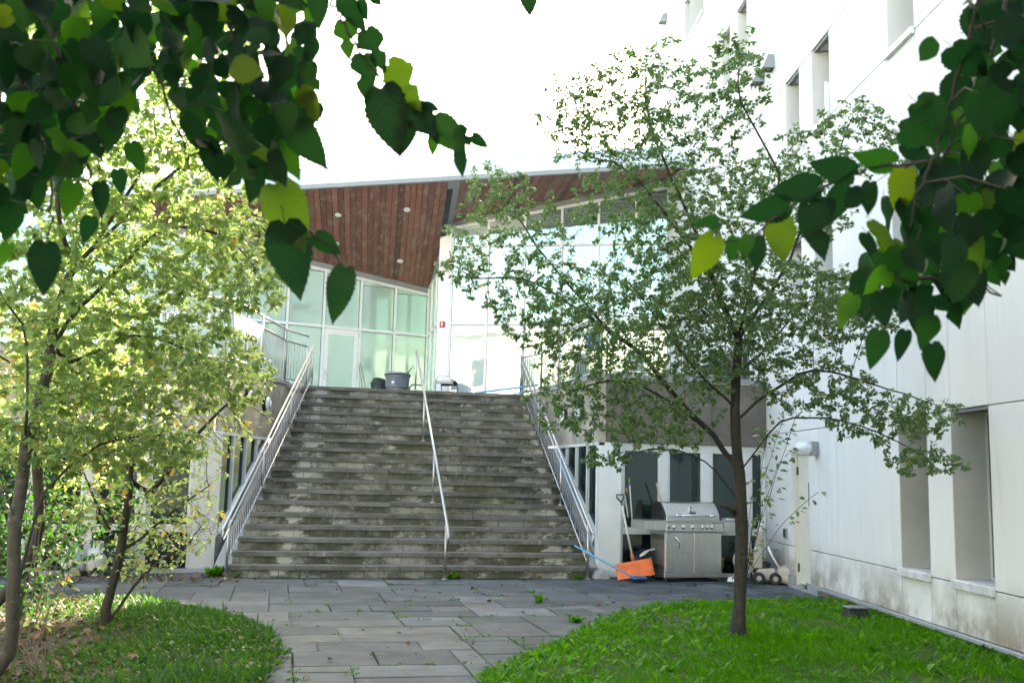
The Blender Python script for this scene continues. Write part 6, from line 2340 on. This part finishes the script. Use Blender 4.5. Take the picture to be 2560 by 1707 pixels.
bl = bough("dark mulberry boughs with crowded leaves drooping across the upper left",
      [[(60, -60, 2.3), (150, 160, 2.3), (180, 300, 2.35), (210, 420, 2.4), (235, 520, 2.4)], [(-30, 60, 2.2), (60, 200, 2.25), (100, 330, 2.3), (120, 450, 2.3), (110, 560, 2.3)]],
      [(-260, -120), (300, -90), (330, 120), (300, 240), (240, 330), (150, 400), (60, 470), (-260, 480)], 27, explicit=[((105, 560), (98, 682), 2.15), ((30, 470), (10, 560), 2.3), ((170, 420), (150, 500), 2.4), ((230, 420), (235, 500), 2.4), ((60, 400), (50, 470), 2.3), ((210, 500), (190, 560), 2.4), ((300, 330), (330, 400), 2.4), ((270, 390), (280, 450), 2.4), ((20, 560), (0, 610), 2.3), ((160, 330), (180, 390), 2.4)], seed=21)
bough("mulberry bough with crowded dark leaves drooping over the redwood soffit",
      [[(480, -60, 2.2), (540, 100, 2.2), (600, 230, 2.2), (640, 380, 2.2), (700, 530, 2.2), (765, 568, 2.2), (800, 640, 2.2)], [(250, -60, 2.4), (300, 100, 2.4), (360, 170, 2.4), (420, 330, 2.4), (440, 400, 2.4)]],
      [(300, -90), (730, -90), (720, 110), (700, 240), (690, 330), (620, 420), (560, 420), (500, 380), (440, 320), (400, 200), (320, 150)], 26,
      explicit=[((632, 425), (704, 585), 2.15), ((655, 515), (688, 692), 2.12), ((792, 618), (762, 746), 2.1), ((725, 540), (786, 588), 2.2), ((690, 60), (722, 135), 2.2, True), ((690, 205), (736, 285), 2.2, True), ((676, 290), (750, 387), 2.2), ((640, 330), (690, 412), 2.25), ((592, 395), (572, 470), 2.3), ((700, 150), (735, 215), 2.25, True), ((480, 330), (500, 420), 2.35), ((440, 250), (455, 350), 2.4)], seed=22, into=bl)
K2 = lambda x, y: ((780 + x / 3.408) / KS, (y / 3.408) / KS)
ex = []
for (bx_, by_, tx, ty, lob) in ((270, 180, 320, 530, True), (250, -10, 470, 280, False), (460, 270, 630, 620, True), (430, 480, 470, 870, True), (650, 560, 960, 960, True), (590, 760, 745, 1340, False), (830, 880, 1070, 1200, False), (1040, 1020, 1335, 1320, False),
                                (955, 890, 1095, 945, False), (1240, 1080, 1365, 1260, True), (1365, 1155, 1508, 1268, False), (1040, 1140, 1022, 1345, False), (1250, 1270, 1285, 1515, False), (830, 1030, 752, 1335, False), (480, -60, 612, 45, False), (60, -120, 52, 262, False), (860, 860, 1010, 1060, False), (420, 0, 470, 190, False)):
    ex.append((K2(bx_, by_), K2(tx, ty), 2.25, lob))
bough("mulberry spray of lobed leaves reaching out against the white sky",
      [[(*K2(110, -150), 2.25), (*K2(150, 0), 2.25), (*K2(250, 180), 2.25), (*K2(430, 480), 2.25), (*K2(570, 680), 2.25), (*K2(700, 840), 2.25), (*K2(850, 950), 2.25), (*K2(1060, 1130), 2.25), (*K2(1370, 1160), 2.25)]], explicit=ex, seed=23, twig_r=.003, into=bl)
bough("single mulberry leaf hanging at the top centre of the sky", [[(1225, -120, 2.2), (1215, -60, 2.2), (1213, -30, 2.2)]], explicit=[((1210, -45), (1219, 44), 2.2)], seed=24, twig_r=.002)
br_ = bough("dark mulberry bough with leaves filling the upper right edge",
      [[(2260, -60, 2.1), (2230, 60, 2.1), (2200, 180, 2.12), (2155, 330, 2.15), (2120, 420, 2.15), (2080, 560, 2.2), (2040, 650, 2.2), (1985, 725, 2.2)], [(2330, -60, 2.25), (2270, 150, 2.25), (2200, 280, 2.25), (2140, 440, 2.25), (2100, 560, 2.25)],
       [(2560, 60, 2.3), (2352, 235, 2.3), (2290, 290, 2.3), (2240, 360, 2.3)], [(2060, 640, 2.2), (2140, 640, 2.2), (2230, 652, 2.2), (2300, 680, 2.2)]],
      [(2620, -120), (2240, -90), (2235, 120), (2160, 250), (2110, 270), (2100, 330), (2130, 450), (2030, 500), (1990, 600), (1960, 660), (1990, 720), (2080, 720), (2120, 800), (2150, 740), (2230, 690), (2290, 600), (2600, 520)], 33, lens=(72, 122),
      explicit=[((2150, 95), (2105, 145), 2.1), ((2070, 300), (2190, 320), 2.2), ((2140, 230), (2090, 250), 2.1), ((1960, 680), (1925, 755), 2.2), ((2140, 790), (2150, 880), 2.2), ((2300, 590), (2308, 655), 2.2, True), ((2240, 620), (2210, 720), 2.25), ((2020, 760), (2000, 850), 2.2), ((2080, 760), (2060, 830), 2.2)], seed=25)
bough("mulberry spray stretching left across the tree crown from the right bough",
      [[(2128, 372, 2.15), (1990, 386, 2.15), (1900, 425, 2.15), (1810, 480, 2.15), (1720, 540, 2.15), (1650, 560, 2.15)]],
      explicit=[((1650, 510), (1590, 515), 2.15, True), ((1640, 545), (1588, 645), 2.1), ((1690, 545), (1672, 605), 2.15), ((1720, 540), (1705, 600), 2.1), ((1735, 545), (1740, 625), 2.15), ((1790, 500), (1800, 610), 2.15), ((1860, 470), (1895, 602), 2.15, True), ((1960, 400), (1860, 375), 2.15), ((2050, 375), (1960, 355), 2.15), ((1880, 430), (1770, 440), 2.15), ((1810, 470), (1700, 500), 2.15), ((1940, 430), (1900, 520), 2.2), ((2000, 420), (1990, 500), 2.15), ((2080, 390), (2060, 500), 2.2), ((1900, 460), (1850, 560), 2.2), ((1980, 440), (1930, 480), 2.1)], seed=26, twig_r=.0035, into=br_)

# ------------------------------------------------------------------ unseen mulberry crown, added overhead and behind to shade the boughs and foreground
nc = 11000
q = rng.random((nc * 3, 3)) * np.array([15, 9.5, 4.6]) + np.array([-9.5, -22.5, 2.7])
rel = q - np.array(CAM)
fd = rel @ np.array(fw)
hd_ = rel[:, 0] * math.sin(YAW) + rel[:, 1] * math.cos(YAW)
ok = (q[:, 2] > 1.52 + np.where(hd_ < 0, 1.15, .62) + .58 * np.maximum(0, hd_ + .2)) & (q[:, 2] < 7.3 - .02 * (q[:, 1] + 17) ** 2) & (hd_ < 3.4)
q = q[ok][:nc]
n_ = len(q)
V, T, ti = scatter_leaves(q, rng.normal(0, 1, (n_, 3)) + np.array([0, 0, -.8]), norm(rng.normal(0, 1, (n_, 3)) + np.array([0, 0, .8])), rng.uniform(.12, .19, n_), rng.random(n_), wide=1.3)
o = bpy.data.objects.new("mulberry_canopy", np_mesh("mulberry_canopy", V, T, "leaf_canopy", ti))
COL.objects.link(o)
tag(o, "unseen mulberry foliage above the boughs, added to shade them and the foreground", "foliage", kind="stuff")
